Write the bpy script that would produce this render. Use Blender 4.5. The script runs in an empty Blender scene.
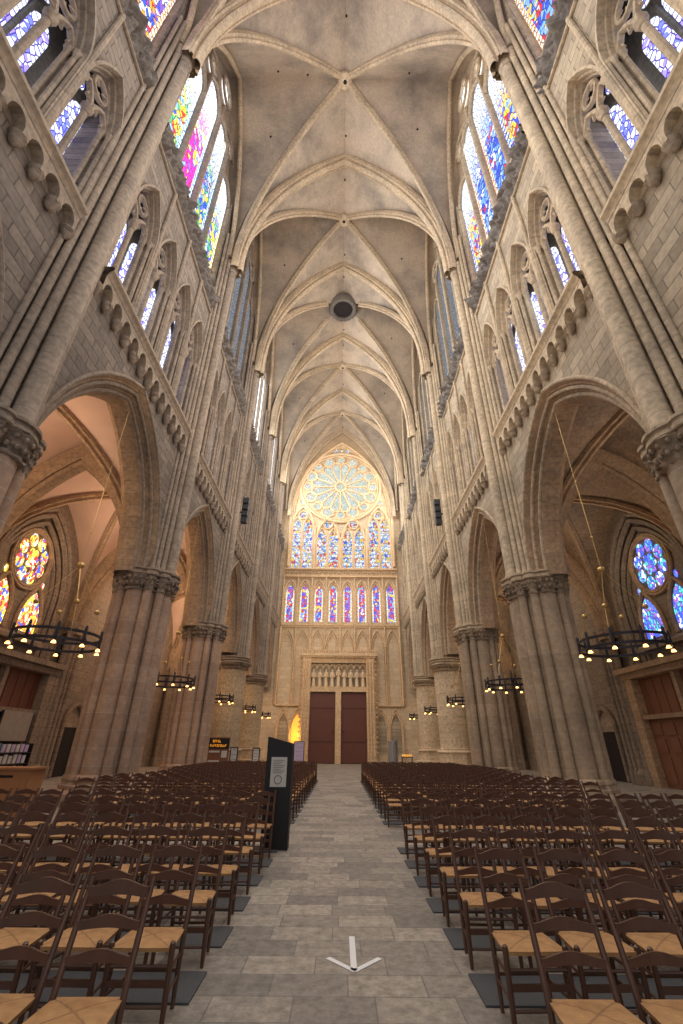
import bpy, math, random
from mathutils import Vector, noise
random.seed(7)
PI = math.pi
C = bpy.context.scene.collection
SC = bpy.context.scene

# ------------------------------------------------------------------ mesh builder
class MB:
    def __init__(s): s.v = []; s.f = []
    def add(s, vs, fs):
        o = len(s.v); s.v += [tuple(p) for p in vs]; s.f += [tuple(i + o for i in f) for f in fs]; return s
    def box(s, x0, x1, y0, y1, z0, z1):
        if x0 > x1: x0, x1 = x1, x0
        if y0 > y1: y0, y1 = y1, y0
        return s.add([(x0,y0,z0),(x1,y0,z0),(x1,y1,z0),(x0,y1,z0),(x0,y0,z1),(x1,y0,z1),(x1,y1,z1),(x0,y1,z1)],
                     [(0,3,2,1),(4,5,6,7),(0,1,5,4),(1,2,6,5),(2,3,7,6),(3,0,4,7)])
    def tube(s, pts, r, n=8, cap=True, closed=False):
        pts = [Vector(p) for p in pts]; m = len(pts); vs = []; fs = []
        rs = r if isinstance(r, (list, tuple)) else [r] * m
        prev = None
        for i, p in enumerate(pts):
            if closed: t = pts[(i+1) % m] - pts[i-1]
            else: t = pts[min(i+1, m-1)] - pts[max(i-1, 0)]
            t.normalize()
            if prev is None:
                a = Vector((0,0,1)) if abs(t.z) < .9 else Vector((1,0,0))
                u = t.cross(a).normalized()
            else: u = (prev - t * prev.dot(t)).normalized()
            prev = u; w = t.cross(u)
            for k in range(n):
                an = 2*PI*k/n; vs.append(p + (u*math.cos(an) + w*math.sin(an)) * rs[i])
        for i in range(m if closed else m-1):
            j = (i+1) % m
            for k in range(n):
                l = (k+1) % n; fs.append((i*n+k, i*n+l, j*n+l, j*n+k))
        if cap and not closed:
            fs.append(tuple(range(n-1, -1, -1))); fs.append(tuple((m-1)*n + k for k in range(n)))
        return s.add(vs, fs)
    def lathe(s, cx, cy, prof, n=16, bump=0, freq=4, a0=0):
        vs = []; fs = []; m = len(prof)
        for (r, z) in prof:
            for k in range(n):
                an = 2*PI*k/n + a0
                rr = r
                if bump:
                    rr += bump * noise.noise(Vector((cx*3 + math.cos(an)*freq, cy*3 + math.sin(an)*freq, z*freq*2.2)))
                vs.append((cx + rr*math.cos(an), cy + rr*math.sin(an), z))
        for i in range(m-1):
            for k in range(n):
                l = (k+1) % n; fs.append((i*n+k, i*n+l, (i+1)*n+l, (i+1)*n+k))
        fs.append(tuple(range(n-1, -1, -1))); fs.append(tuple((m-1)*n + k for k in range(n)))
        return s.add(vs, fs)
    def ball(s, c, r, n=10, sz=1.0):
        m = max(5, n//2+1)
        pr = [(max(.001, r*math.sin(PI*i/(m-1))), c[2] - r*sz*math.cos(PI*i/(m-1))) for i in range(m)]
        return s.lathe(c[0], c[1], pr, n)
    def strip(s, A, B):
        n = len(A); return s.add(list(A)+list(B), [(i, i+1, n+i+1, n+i) for i in range(n-1)])
    def poly(s, P): return s.add(P, [tuple(range(len(P)))])
    def prism(s, P, d):
        n = len(P); Q = [tuple(Vector(p)+Vector(d)) for p in P]
        return s.add(list(P)+Q, [tuple(range(n-1,-1,-1)), tuple(range(n, 2*n))] + [(i,(i+1)%n,n+(i+1)%n,n+i) for i in range(n)])
    def sweep(s, pts, nor, bi, prof, closedprof=False):
        # profile (a along normal, b along binormal)
        n = len(prof); vs = []; fs = []
        for p, N in zip(pts, nor):
            for (a, b) in prof: vs.append(Vector(p) + Vector(N)*a + Vector(bi)*b)
        q = n if closedprof else n-1
        for i in range(len(pts)-1):
            for k in range(q):
                l = (k+1) % n; fs.append((i*n+k, i*n+l, (i+1)*n+l, (i+1)*n+k))
        return s.add(vs, fs)
    def build(s, name, m, parent=None, smooth=True, ang=35):
        me = bpy.data.meshes.new(name); me.from_pydata(s.v, [], s.f); me.materials.append(m)
        if smooth and s.f:
            me.polygons.foreach_set('use_smooth', [True]*len(me.polygons))
            try: me.set_sharp_from_angle(angle=math.radians(ang))
            except Exception: pass
        me.update()
        o = bpy.data.objects.new(name, me); C.objects.link(o)
        if parent: o.parent = parent
        return o
def empty(name, loc=(0,0,0), parent=None):
    o = bpy.data.objects.new(name, None); C.objects.link(o); o.location = loc; o.empty_display_size = .1
    if parent: o.parent = parent
    return o
def tag(o, label, cat, group=None):
    o['label'] = label; o['category'] = cat
    if group: o['group'] = group
    return o
def struct(o): o['kind'] = 'structure'; return o

# ------------------------------------------------------------------ materials
def newmat(name):
    m = bpy.data.materials.new(name); m.use_nodes = True; nt = m.node_tree; nt.nodes.clear()
    return m, nt
class NT:
    def __init__(s, nt): s.nt = nt
    def n(s, t, **k):
        x = s.nt.nodes.new(t)
        for a, b in k.items(): setattr(x, a, b)
        return x
    def l(s, a, b): s.nt.links.new(a, b)
    def math(s, op, a, b=None, c=None):
        x = s.n('ShaderNodeMath', operation=op)
        for i, q in enumerate((a, b, c)):
            if q is None: continue
            if isinstance(q, (int, float)): x.inputs[i].default_value = q
            else: s.l(q, x.inputs[i])
        return x.outputs[0]
    def mix(s, f, a, b, mode='MIX'):
        x = s.n('ShaderNodeMix', data_type='RGBA', blend_type=mode)
        for i, q in ((0, f), (6, a), (7, b)):
            if isinstance(q, (int, float)): x.inputs[i].default_value = q
            elif isinstance(q, tuple): x.inputs[i].default_value = (q[0], q[1], q[2], 1)
            else: s.l(q, x.inputs[i])
        return x.outputs[2]
    def coords(s, plane):
        g = s.n('ShaderNodeNewGeometry'); sp = s.n('ShaderNodeSeparateXYZ'); s.l(g.outputs['Position'], sp.inputs[0])
        cb = s.n('ShaderNodeCombineXYZ')
        if plane == 'YZ': a, b = sp.outputs[1], sp.outputs[2]
        elif plane == 'XZ': a, b = sp.outputs[0], sp.outputs[2]
        elif plane == 'XY': a, b = sp.outputs[0], sp.outputs[1]
        else: a, b = s.math('ADD', sp.outputs[0], sp.outputs[1]), sp.outputs[2]
        s.l(a, cb.inputs[0]); s.l(b, cb.inputs[1])
        return cb.outputs[0], g.outputs['Position'], sp
def stone(name, c1, c2, mortar, plane='YZ', bw=.75, bh=.36, ms=.02, rough=.85, stain=.5, bump=.35, off=.5, dirt=(.18,.15,.13), nsc=.55, fine=(.72,1.22)):
    m, nt = newmat(name); N = NT(nt)
    uv, pos, sp = N.coords(plane)
    b = N.n('ShaderNodeTexBrick', offset=off); b.inputs['Scale'].default_value = 1
    b.inputs['Color1'].default_value = (*c1, 1); b.inputs['Color2'].default_value = (*c2, 1); b.inputs['Mortar'].default_value = (*mortar, 1)
    b.inputs['Mortar Size'].default_value = ms; b.inputs['Mortar Smooth'].default_value = .4
    b.inputs['Brick Width'].default_value = bw; b.inputs['Row Height'].default_value = bh; b.inputs['Bias'].default_value = 0
    N.l(uv, b.inputs['Vector'])
    n1 = N.n('ShaderNodeTexNoise'); n1.inputs['Scale'].default_value = nsc; n1.inputs['Detail'].default_value = 7; n1.inputs['Roughness'].default_value = .65
    N.l(pos, n1.inputs['Vector'])
    n2 = N.n('ShaderNodeTexNoise'); n2.inputs['Scale'].default_value = 7; n2.inputs['Detail'].default_value = 5
    N.l(pos, n2.inputs['Vector'])
    r = N.n('ShaderNodeMapRange'); r.inputs[1].default_value = .42; r.inputs[2].default_value = .68; N.l(n1.outputs[0], r.inputs[0])
    c = N.mix(N.math('MULTIPLY', r.outputs[0], stain), b.outputs['Color'], dirt)
    r2 = N.n('ShaderNodeMapRange'); r2.inputs[1].default_value = .3; r2.inputs[2].default_value = .7; r2.inputs[3].default_value = fine[0]; r2.inputs[4].default_value = fine[1]
    N.l(n2.outputs[0], r2.inputs[0])
    cc = N.n('ShaderNodeCombineColor'); 
    for i in range(3): N.l(r2.outputs[0], cc.inputs[i])
    c = N.mix(1.0, c, cc.outputs[0], 'MULTIPLY')
    bs = N.n('ShaderNodeBsdfPrincipled'); bs.inputs['Roughness'].default_value = rough
    N.l(c, bs.inputs['Base Color'])
    if bump:
        h = N.math('ADD', N.math('MULTIPLY', b.outputs['Fac'], -.6), N.math('MULTIPLY', n2.outputs[0], .8))
        bp = N.n('ShaderNodeBump'); bp.inputs['Strength'].default_value = bump; bp.inputs['Distance'].default_value = .05
        N.l(h, bp.inputs['Height']); N.l(bp.outputs[0], bs.inputs['Normal'])
    o = N.n('ShaderNodeOutputMaterial'); N.l(bs.outputs[0], o.inputs[0])
    return m
def plain(name, col, rough=.6, metal=0, var=.25, scale=20, emit=None, es=0, stretch=None):
    m, nt = newmat(name); N = NT(nt)
    tc = N.n('ShaderNodeTexCoord'); mp = N.n('ShaderNodeMapping'); N.l(tc.outputs['Object'], mp.inputs[0])
    if stretch: mp.inputs['Scale'].default_value = stretch
    n = N.n('ShaderNodeTexNoise'); n.inputs['Scale'].default_value = scale; n.inputs['Detail'].default_value = 4; N.l(mp.outputs[0], n.inputs['Vector'])
    lo = tuple(x*(1-var) for x in col); hi = tuple(min(1, x*(1+var)) for x in col)
    c = N.mix(n.outputs[0], lo, hi)
    bs = N.n('ShaderNodeBsdfPrincipled'); bs.inputs['Roughness'].default_value = rough; bs.inputs['Metallic'].default_value = metal
    N.l(c, bs.inputs['Base Color'])
    if emit: bs.inputs['Emission Color'].default_value = (*emit, 1); bs.inputs['Emission Strength'].default_value = es
    o = N.n('ShaderNodeOutputMaterial'); N.l(bs.outputs[0], o.inputs[0])
    return m
def glass(name, palette, plane='YZ', scale=5, strength=2, lead=.06, border=None, bar=.0, base=(.02,.02,.03), top_glow=0, patt='vor'):
    m, nt = newmat(name); N = NT(nt)
    uv, pos, sp = N.coords(plane)
    mp = N.n('ShaderNodeMapping'); N.l(uv, mp.inputs[0]); mp.inputs['Scale'].default_value = (1.25, .8, 1)
    v = N.n('ShaderNodeTexVoronoi', voronoi_dimensions='2D'); v.inputs['Scale'].default_value = scale; N.l(mp.outputs[0], v.inputs['Vector'])
    ve = N.n('ShaderNodeTexVoronoi', voronoi_dimensions='2D', feature='DISTANCE_TO_EDGE'); ve.inputs['Scale'].default_value = scale; N.l(mp.outputs[0], ve.inputs['Vector'])
    s2 = N.n('ShaderNodeSeparateColor'); N.l(v.outputs['Color'], s2.inputs[0])
    nb = N.n('ShaderNodeTexNoise'); nb.inputs['Scale'].default_value = .9; nb.inputs['Detail'].default_value = 1; N.l(uv, nb.inputs['Vector'])
    # the hue drifts over the figure: cell value + slow noise
    val = N.math('FRACT', N.math('ADD', N.math('MULTIPLY', s2.outputs[0], .62), N.math('MULTIPLY', nb.outputs[0], 1.1)))
    cr = N.n('ShaderNodeValToRGB'); cr.color_ramp.interpolation = 'CONSTANT'
    el = cr.color_ramp.elements
    while len(el) < len(palette): el.new(.5)
    for i, c in enumerate(palette): el[i].position = i/len(palette); el[i].color = (*c, 1)
    N.l(val, cr.inputs[0]); col = cr.outputs[0]
    tc = N.n('ShaderNodeTexCoord'); sg = N.n('ShaderNodeSeparateXYZ'); N.l(tc.outputs['Generated'], sg.inputs[0])
    ga = sg.outputs[1] if plane == 'YZ' else sg.outputs[0]
    if border:
        e = N.math('ABSOLUTE', N.math('SUBTRACT', ga, .5)); msk = N.math('GREATER_THAN', e, .36)
        alt = N.math('GREATER_THAN', N.math('FRACT', N.math('MULTIPLY', sp.outputs[2], 2.2)), .45)
        col = N.mix(msk, col, N.mix(alt, border[0], border[1]))
    if top_glow:
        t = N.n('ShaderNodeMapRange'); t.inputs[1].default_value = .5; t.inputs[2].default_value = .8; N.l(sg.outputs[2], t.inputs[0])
        col = N.mix(N.math('MULTIPLY', t.outputs[0], top_glow), col, (.9,.95,1.0))  # overexposed glow painted into the upper part of each pane
    ed = N.math('GREATER_THAN', ve.outputs['Distance'], lead)
    if bar:
        fb = N.math('FRACT', N.math('DIVIDE', sp.outputs[2], bar)); ed = N.math('MULTIPLY', ed, N.math('GREATER_THAN', fb, .1))
    col = N.mix(ed, base, col)
    em = N.n('ShaderNodeEmission'); em.inputs['Strength'].default_value = strength; N.l(col, em.inputs[0])
    gl = N.n('ShaderNodeBsdfGlossy'); gl.inputs['Roughness'].default_value = .3; gl.inputs['Color'].default_value = (.04,.04,.05,1)
    ad = N.n('ShaderNodeAddShader'); N.l(em.outputs[0], ad.inputs[0]); N.l(gl.outputs[0], ad.inputs[1])
    o = N.n('ShaderNodeOutputMaterial'); N.l(ad.outputs[0], o.inputs[0])
    return m

W_ = (.95,.97,1.0)
M = {}
M['wallL'] = stone('nave_wall_stone_left_shaded', (.195,.155,.13), (.315,.255,.205), (.11,.09,.075), 'YZ', .8, .36, .022, stain=.35, fine=(.82,1.15))  # darker copy of the wall stone, left-side shade put into its colour
M['wallR'] = stone('nave_wall_stone_right_lit', (.36,.29,.205), (.56,.455,.325), (.24,.195,.145), 'YZ', .8, .36, .02, stain=.3, fine=(.85,1.12))  # lighter copy of the wall stone, right-side light put into its colour
M['trimL'] = stone('carved_stone_left_shaded', (.33,.26,.20), (.40,.315,.24), (.24,.195,.155), 'ANY', 4, .55, .012, stain=.45)  # darker copy of the carved stone, with the left side's shade in the colour
M['trimR'] = stone('carved_stone_right_lit', (.53,.42,.29), (.63,.50,.345), (.38,.31,.23), 'ANY', 4, .55, .012, stain=.38)  # lighter copy of the carved stone, with the right side's light in the colour
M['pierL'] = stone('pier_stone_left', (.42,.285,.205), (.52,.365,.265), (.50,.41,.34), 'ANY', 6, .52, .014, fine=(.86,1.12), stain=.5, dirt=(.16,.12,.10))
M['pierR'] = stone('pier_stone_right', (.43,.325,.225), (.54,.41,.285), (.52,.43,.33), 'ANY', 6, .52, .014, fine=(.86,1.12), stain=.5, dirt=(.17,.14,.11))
M['pierW'] = stone('pier_stone_west', (.68,.52,.34), (.76,.60,.41), (.5,.40,.28), 'ANY', 6, .5, .014, stain=.25)
M['rib'] = stone('rib_stone', (.58,.45,.31), (.66,.52,.36), (.45,.36,.26), 'ANY', 5, .6, .012, stain=.3)
M['vault'] = stone('vault_masonry', (.56,.455,.35), (.60,.485,.375), (.52,.42,.32), 'XY', 1.2, .35, .004, stain=.8, bump=.05, dirt=(.21,.18,.16), nsc=.28, fine=(.88,1.1))
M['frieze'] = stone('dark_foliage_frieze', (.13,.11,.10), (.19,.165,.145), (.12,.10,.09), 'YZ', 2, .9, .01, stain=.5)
M['west'] = stone('west_wall_stone', (.66,.50,.33), (.78,.61,.42), (.52,.41,.29), 'XZ', 1.1, .45, .014, bump=.1, fine=(.88,1.1), stain=.35, dirt=(.42,.33,.24))
M['westtrim'] = stone('west_tracery_stone', (.74,.52,.31), (.82,.59,.36), (.58,.42,.27), 'ANY', 5, .7, .01, stain=.12, bump=.2)
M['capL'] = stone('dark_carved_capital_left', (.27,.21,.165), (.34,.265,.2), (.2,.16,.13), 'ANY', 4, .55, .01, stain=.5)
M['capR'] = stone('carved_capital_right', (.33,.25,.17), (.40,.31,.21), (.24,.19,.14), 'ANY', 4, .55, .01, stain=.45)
M['pierWL'] = stone('pier_stone_west_left', (.50,.37,.23), (.58,.44,.28), (.4,.31,.21), 'ANY', 6, .5, .014, stain=.35)  # dimmer copy of the west pier stone, its light level put into the colour
M['arch'] = stone('arcade_arch_stone', (.40,.27,.165), (.50,.34,.21), (.30,.22,.15), 'ANY', 3, .42, .014, stain=.4)
M['aisleL'] = stone('aisle_wall_left', (.26,.20,.15), (.33,.25,.19), (.20,.155,.12), 'YZ', .9, .4, .02, stain=.55)
M['aisleR'] = stone('aisle_wall_right', (.24,.19,.145), (.31,.25,.19), (.19,.155,.12), 'YZ', .9, .4, .02, stain=.6)
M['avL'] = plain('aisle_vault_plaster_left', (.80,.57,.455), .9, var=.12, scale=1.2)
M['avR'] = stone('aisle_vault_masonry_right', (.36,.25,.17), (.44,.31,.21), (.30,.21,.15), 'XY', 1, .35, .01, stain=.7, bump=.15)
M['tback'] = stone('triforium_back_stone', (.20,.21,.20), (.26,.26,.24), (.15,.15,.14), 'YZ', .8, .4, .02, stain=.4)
# floor
def floor_mat():
    m, nt = newmat('stone_slab_floor'); N = NT(nt)
    uv, pos, sp = N.coords('XY')
    wob = N.n('ShaderNodeTexNoise'); wob.inputs['Scale'].default_value = .8; N.l(pos, wob.inputs['Vector'])
    rowi = N.math('FLOOR', N.math('DIVIDE', sp.outputs[1], .36))
    wn = N.n('ShaderNodeTexWhiteNoise', noise_dimensions='1D'); N.l(rowi, wn.inputs['W'])
    cb = N.n('ShaderNodeCombineXYZ'); N.l(N.math('ADD', sp.outputs[0], N.math('MULTIPLY', wn.outputs[0], 3)), cb.inputs[0]); N.l(sp.outputs[1], cb.inputs[1])
    b = N.n('ShaderNodeTexBrick', offset=.0); b.inputs['Scale'].default_value = 1
    b.inputs['Color1'].default_value = (.19,.17,.15,1); b.inputs['Color2'].default_value = (.42,.365,.305,1); b.inputs['Mortar'].default_value = (.16,.145,.13,1)
    b.inputs['Mortar Size'].default_value = .007; b.inputs['Mortar Smooth'].default_value = .3; b.inputs['Brick Width'].default_value = .62; b.inputs['Row Height'].default_value = .36
    N.l(cb.outputs[0], b.inputs['Vector'])
    n2 = N.n('ShaderNodeTexNoise'); n2.inputs['Scale'].default_value = 9; n2.inputs['Detail'].default_value = 8; n2.inputs['Roughness'].default_value = .75; N.l(pos, n2.inputs['Vector'])
    n3 = N.n('ShaderNodeTexNoise'); n3.inputs['Scale'].default_value = 1.3; n3.inputs['Detail'].default_value = 3; N.l(pos, n3.inputs['Vector'])
    r2 = N.n('ShaderNodeMapRange'); r2.inputs[1].default_value = .3; r2.inputs[2].default_value = .7; r2.inputs[3].default_value = .4; r2.inputs[4].default_value = 1.55; N.l(n2.outputs[0], r2.inputs[0])
    cc = N.n('ShaderNodeCombineColor')
    for i in range(3): N.l(r2.outputs[0], cc.inputs[i])
    c = N.mix(1.0, b.outputs['Color'], cc.outputs[0], 'MULTIPLY')
    c = N.mix(N.math('MULTIPLY', n3.outputs[0], .35), c, (.17,.165,.16))
    bs = N.n('ShaderNodeBsdfPrincipled'); N.l(c, bs.inputs['Base Color'])
    bs.inputs['Roughness'].default_value = .55
    bp = N.n('ShaderNodeBump'); bp.inputs['Strength'].default_value = .3; bp.inputs['Distance'].default_value = .02
    N.l(N.math('ADD', N.math('MULTIPLY', b.outputs['Fac'], -1), n2.outputs[0]), bp.inputs['Height']); N.l(bp.outputs[0], bs.inputs['Normal'])
    o = N.n('ShaderNodeOutputMaterial'); N.l(bs.outputs[0], o.inputs[0]); return m
M['floor'] = floor_mat()
M['wood'] = plain('dark_chair_wood', (.10,.045,.028), .33, var=.35, scale=14, stretch=(1,1,.15))
def rush_mat():
    m, nt = newmat('woven_rush'); N = NT(nt); tc = N.n('ShaderNodeTexCoord'); sp = N.n('ShaderNodeSeparateXYZ'); N.l(tc.outputs['Object'], sp.inputs[0])
    ax = N.math('ABSOLUTE', N.math('DIVIDE', sp.outputs[0], .21)); ay = N.math('ABSOLUTE', N.math('DIVIDE', sp.outputs[1], .195))
    side = N.math('GREATER_THAN', ax, ay)
    co_ = N.math('ADD', N.math('MULTIPLY', side, sp.outputs[1]), N.math('MULTIPLY', N.math('SUBTRACT', 1, side), sp.outputs[0]))
    wv = N.math('ADD', N.math('MULTIPLY', N.math('SINE', N.math('MULTIPLY', co_, 520)), .5), .5)
    seam = N.math('LESS_THAN', N.math('ABSOLUTE', N.math('SUBTRACT', ax, ay)), .05)
    no = N.n('ShaderNodeTexNoise'); no.inputs['Scale'].default_value = 14; no.inputs['Detail'].default_value = 5; N.l(tc.outputs['Object'], no.inputs['Vector'])
    c = N.mix(no.outputs[0], (.32,.15,.06), (.80,.47,.20)); c = N.mix(N.math('MULTIPLY', wv, .4), c, (.22,.11,.05)); c = N.mix(N.math('MULTIPLY', seam, .45), c, (.16,.08,.04))
    bs = N.n('ShaderNodeBsdfPrincipled'); bs.inputs['Roughness'].default_value = .75; N.l(c, bs.inputs['Base Color'])
    bp = N.n('ShaderNodeBump'); bp.inputs['Strength'].default_value = .5; bp.inputs['Distance'].default_value = .004; N.l(wv, bp.inputs['Height']); N.l(bp.outputs[0], bs.inputs['Normal'])
    o = N.n('ShaderNodeOutputMaterial'); N.l(bs.outputs[0], o.inputs[0]); return m
M['rush'] = rush_mat()
M['mat'] = plain('charcoal_mat', (.075,.08,.09), .9, var=.2, scale=40)
M['tape'] = plain('white_tape', (.82,.83,.86), .6, var=.05)
M['iron'] = plain('black_iron', (.035,.033,.045), .45, .5, var=.2)
M['brass'] = plain('aged_brass', (.62,.42,.16), .35, .8, var=.2)
M['bulb'] = plain('warm_bulb', (1,.7,.3), .4, emit=(1,.5,.14), es=5)
M['door'] = plain('oxblood_door_wood', (.15,.052,.036), .5, var=.35, scale=6, stretch=(3,3,.2))
M['brownwood'] = plain('brown_panel_wood', (.23,.10,.055), .5, var=.3, scale=6, stretch=(3,3,.2))
M['oak'] = plain('orange_oak', (.36,.17,.075), .5, var=.25, scale=8, stretch=(3,3,.3))
M['dark'] = plain('dark_recess', (.018,.012,.012), .9, var=.2)
M['black'] = plain('matt_black', (.012,.012,.014), .6, var=.15)
M['paper'] = plain('pale_paper', (.62,.60,.58), .8, var=.1)
M['ink'] = plain('grey_ink', (.22,.22,.23), .8, var=.1)
M['orange'] = plain('orange_lettering', (.9,.45,.05), .6, emit=(1,.45,.03), es=.5)
M['lilac'] = plain('lilac_poster', (.52,.44,.68), .7, var=.2, scale=5)
M['board'] = plain('dusty_board', (.34,.30,.26), .8, var=.25, scale=3)
M['steel'] = plain('brushed_grey_metal', (.42,.43,.46), .35, .6, var=.15)
M['speaker'] = plain('speaker_black', (.02,.022,.03), .5, var=.15)
M['glowamber'] = plain('amber_lit_orange', (.9,.45,.1), .6, emit=(1,.45,.05), es=.9)
M['bluebag'] = plain('blue_print', (.12,.22,.36), .7, var=.3)
M['statue'] = plain('carved_cream_stone', (.80,.62,.42), .8, var=.15, scale=8)

G = {}
def pal(*c): return list(c)
yel=(1,.72,.08); red=(.75,.05,.05); blu=(.06,.12,.75); sky=(.25,.5,.95); grn=(.1,.45,.2); mag=(.85,.05,.5); wht=(.9,.95,1); org=(1,.4,.05); pur=(.35,.15,.6); crm=(.95,.9,.6)
G['L0'] = glass('clerestory_red_blue', pal(blu,red,sky,red,org,blu,wht,pur), scale=3.2, strength=1.7, border=(org,wht))
G['La'] = glass('clerestory_yellow', pal(yel,red,yel,blu,wht,sky,yel,grn), scale=3.2, strength=2.0, border=(wht,sky), top_glow=.9)
G['Lb'] = glass('clerestory_magenta', pal(mag,red,mag,sky,wht,yel,pur,mag), scale=3.2, strength=2.0, border=(wht,sky), top_glow=.9)
G['Lc'] = glass('clerestory_blue', pal(blu,sky,pur,blu,wht,grn,blu,yel), scale=3.2, strength=1.8, border=(wht,sky), top_glow=.9)
G['Ld'] = glass('clerestory_green', pal(grn,yel,blu,sky,wht,yel,blu,grn), scale=3.2, strength=2.0, border=(wht,yel), top_glow=.9)
G['R0'] = glass('clerestory_blue_red', pal(blu,sky,blu,wht,red,blu,sky,yel), scale=3.2, strength=1.5, border=(org,wht))
G['Ra'] = glass('clerestory_golden_red', pal(yel,red,blu,wht,org,sky,yel,blu), scale=3.2, strength=1.7, border=(blu,wht), top_glow=.9)
G['Rb'] = glass('clerestory_deep_blue', pal(blu,sky,blu,red,blu,wht,blu,sky), scale=3.2, strength=1.5, border=(org,wht), top_glow=.9)
G['tri'] = glass('triforium_lozenge', pal(wht,(.4,.3,1),wht,(.7,.75,1),wht,(.2,.25,.9),wht,wht), scale=4.5, strength=1.6, lead=.09, base=(.08,.05,.35))
G['gris'] = glass('grey_grisaille', pal((.5,.55,.62),(.42,.46,.55),(.55,.58,.62),(.4,.45,.56)), scale=4, strength=.55)
G['white'] = glass('bright_grisaille', pal(wht,(.85,.9,1),wht,(.95,.95,.9)), scale=4, strength=3.0, base=(.5,.5,.55))
G['wl'] = glass('west_figure_glass', pal(wht,blu,crm,wht,red,yel,sky,wht), 'XZ', scale=3.3, strength=1.05, lead=.05, bar=.55, base=(.1,.09,.12))
G['wl2'] = glass('west_row_glass', pal(blu,red,wht,blu,yel,sky,red,pur), 'XZ', scale=3.6, strength=1.3, lead=.05, border=(wht,(.9,.9,.5)), base=(.05,.04,.08))
G['wr'] = glass('west_rose_glass', pal((.80,.88,.72),wht,(.72,.82,.72),wht,(.85,.85,.6),(.6,.75,.75)), 'XZ', scale=3.4, strength=1.0, lead=.05, base=(.25,.24,.16))
G['al'] = glass('aisle_amber_glass', pal(org,yel,wht,org,blu,yel,crm,red), scale=6, strength=2.2, lead=.06)
G['ar'] = glass('aisle_blue_glass', pal(blu,(.1,.2,1),sky,blu,wht,blu,pur,(.1,.6,.6)), scale=6, strength=1.7, lead=.06)

# ------------------------------------------------------------------ layout
PY = [-1.6, 7.5, 17.1, 25.8, 34.0, 42.6, 51.2]        # pier centres along the nave
WY = 51.2
CX = 8.0; WX = 7.6
ZCAP = [7.55, 7.55, 7.55, 7.6, 7.15, 7.1]
LEDGE = 14.75
SP = 28.6                                               # springing of the high vault
def arc(half, rise, n=14, stilt=0):
    """pointed arch as a list of (t, z), t from -half to half, z from 0"""
    R = (rise*rise + half*half) / (2*half); c = R - half
    amax = math.asin(min(1, rise/R)); out = []
    if stilt: out.append((-half, -stilt))
    for i in range(n+1):
        a = amax*i/n; out.append((c - R*math.cos(a), R*math.sin(a)))
    right = [(-t, z) for t, z in reversed(out[:-1])]
    return out + right
def arc_normals(P):
    N = []
    for i in range(len(P)):
        a = P[max(0, i-1)]; b = P[min(len(P)-1, i+1)]
        dx, dz = b[0]-a[0], b[1]-a[1]; L = math.hypot(dx, dz) or 1
        N.append((dz/L, -dx/L))                          # inward (towards the opening)
    return N
def pv(t, half=6.9, rise=13.5):
    R = (rise*rise + half*half) / (2*half); c = R - half
    return math.sqrt(max(0, R*R - (abs(t)*half + c)**2))

# ------------------------------------------------------------------ floor
fl = MB(); fl.add([(-16.2,-6,0),(16.2,-6,0),(16.2,WY+.5,0),(-16.2,WY+.5,0)], [(0,1,2,3)])
struct(fl.build('floor', M['floor'], smooth=False))

# ------------------------------------------------------------------ high vault
ceil = struct(empty('ceiling', (0, 0, SP)))
def rel(mb, o):
    mb.v = [(p[0]-o[0], p[1]-o[1], p[2]-o[2]) for p in mb.v]; return mb
def vault_web(x0, x1, y0, y1, zs, rise, half, stilt=.9, n=14):
    mb = MB(); cx, cy = (x0+x1)/2, (y0+y1)/2; hx, hy = (x1-x0)/2, (y1-y0)/2
    ts = [math.sin(i/n*PI/2) for i in range(n+1)]
    pz = lambda t: zs + stilt + pv(t, half, rise)*1.0
    full = [-t for t in reversed(ts[1:])] + ts
    for sgn in (-1, 1):
        for ax in (0, 1):
            rows = []
            for i in range(n+1):
                u = ts[i]; row = []
                for w in full:
                    v = w*u
                    p = (cx + sgn*u*hx, cy + v*hy, pz(v)) if ax == 0 else (cx + v*hx, cy + sgn*u*hy, pz(v))
                    row.append(p)
                rows.append(row)
            k = len(full)
            vs = [p for r in rows for p in r]
            mb.add(vs, [(i*k+j, i*k+j+1, (i+1)*k+j+1, (i+1)*k+j) for i in range(n) for j in range(k-1)])
    return mb
RISE = 13.5
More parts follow.
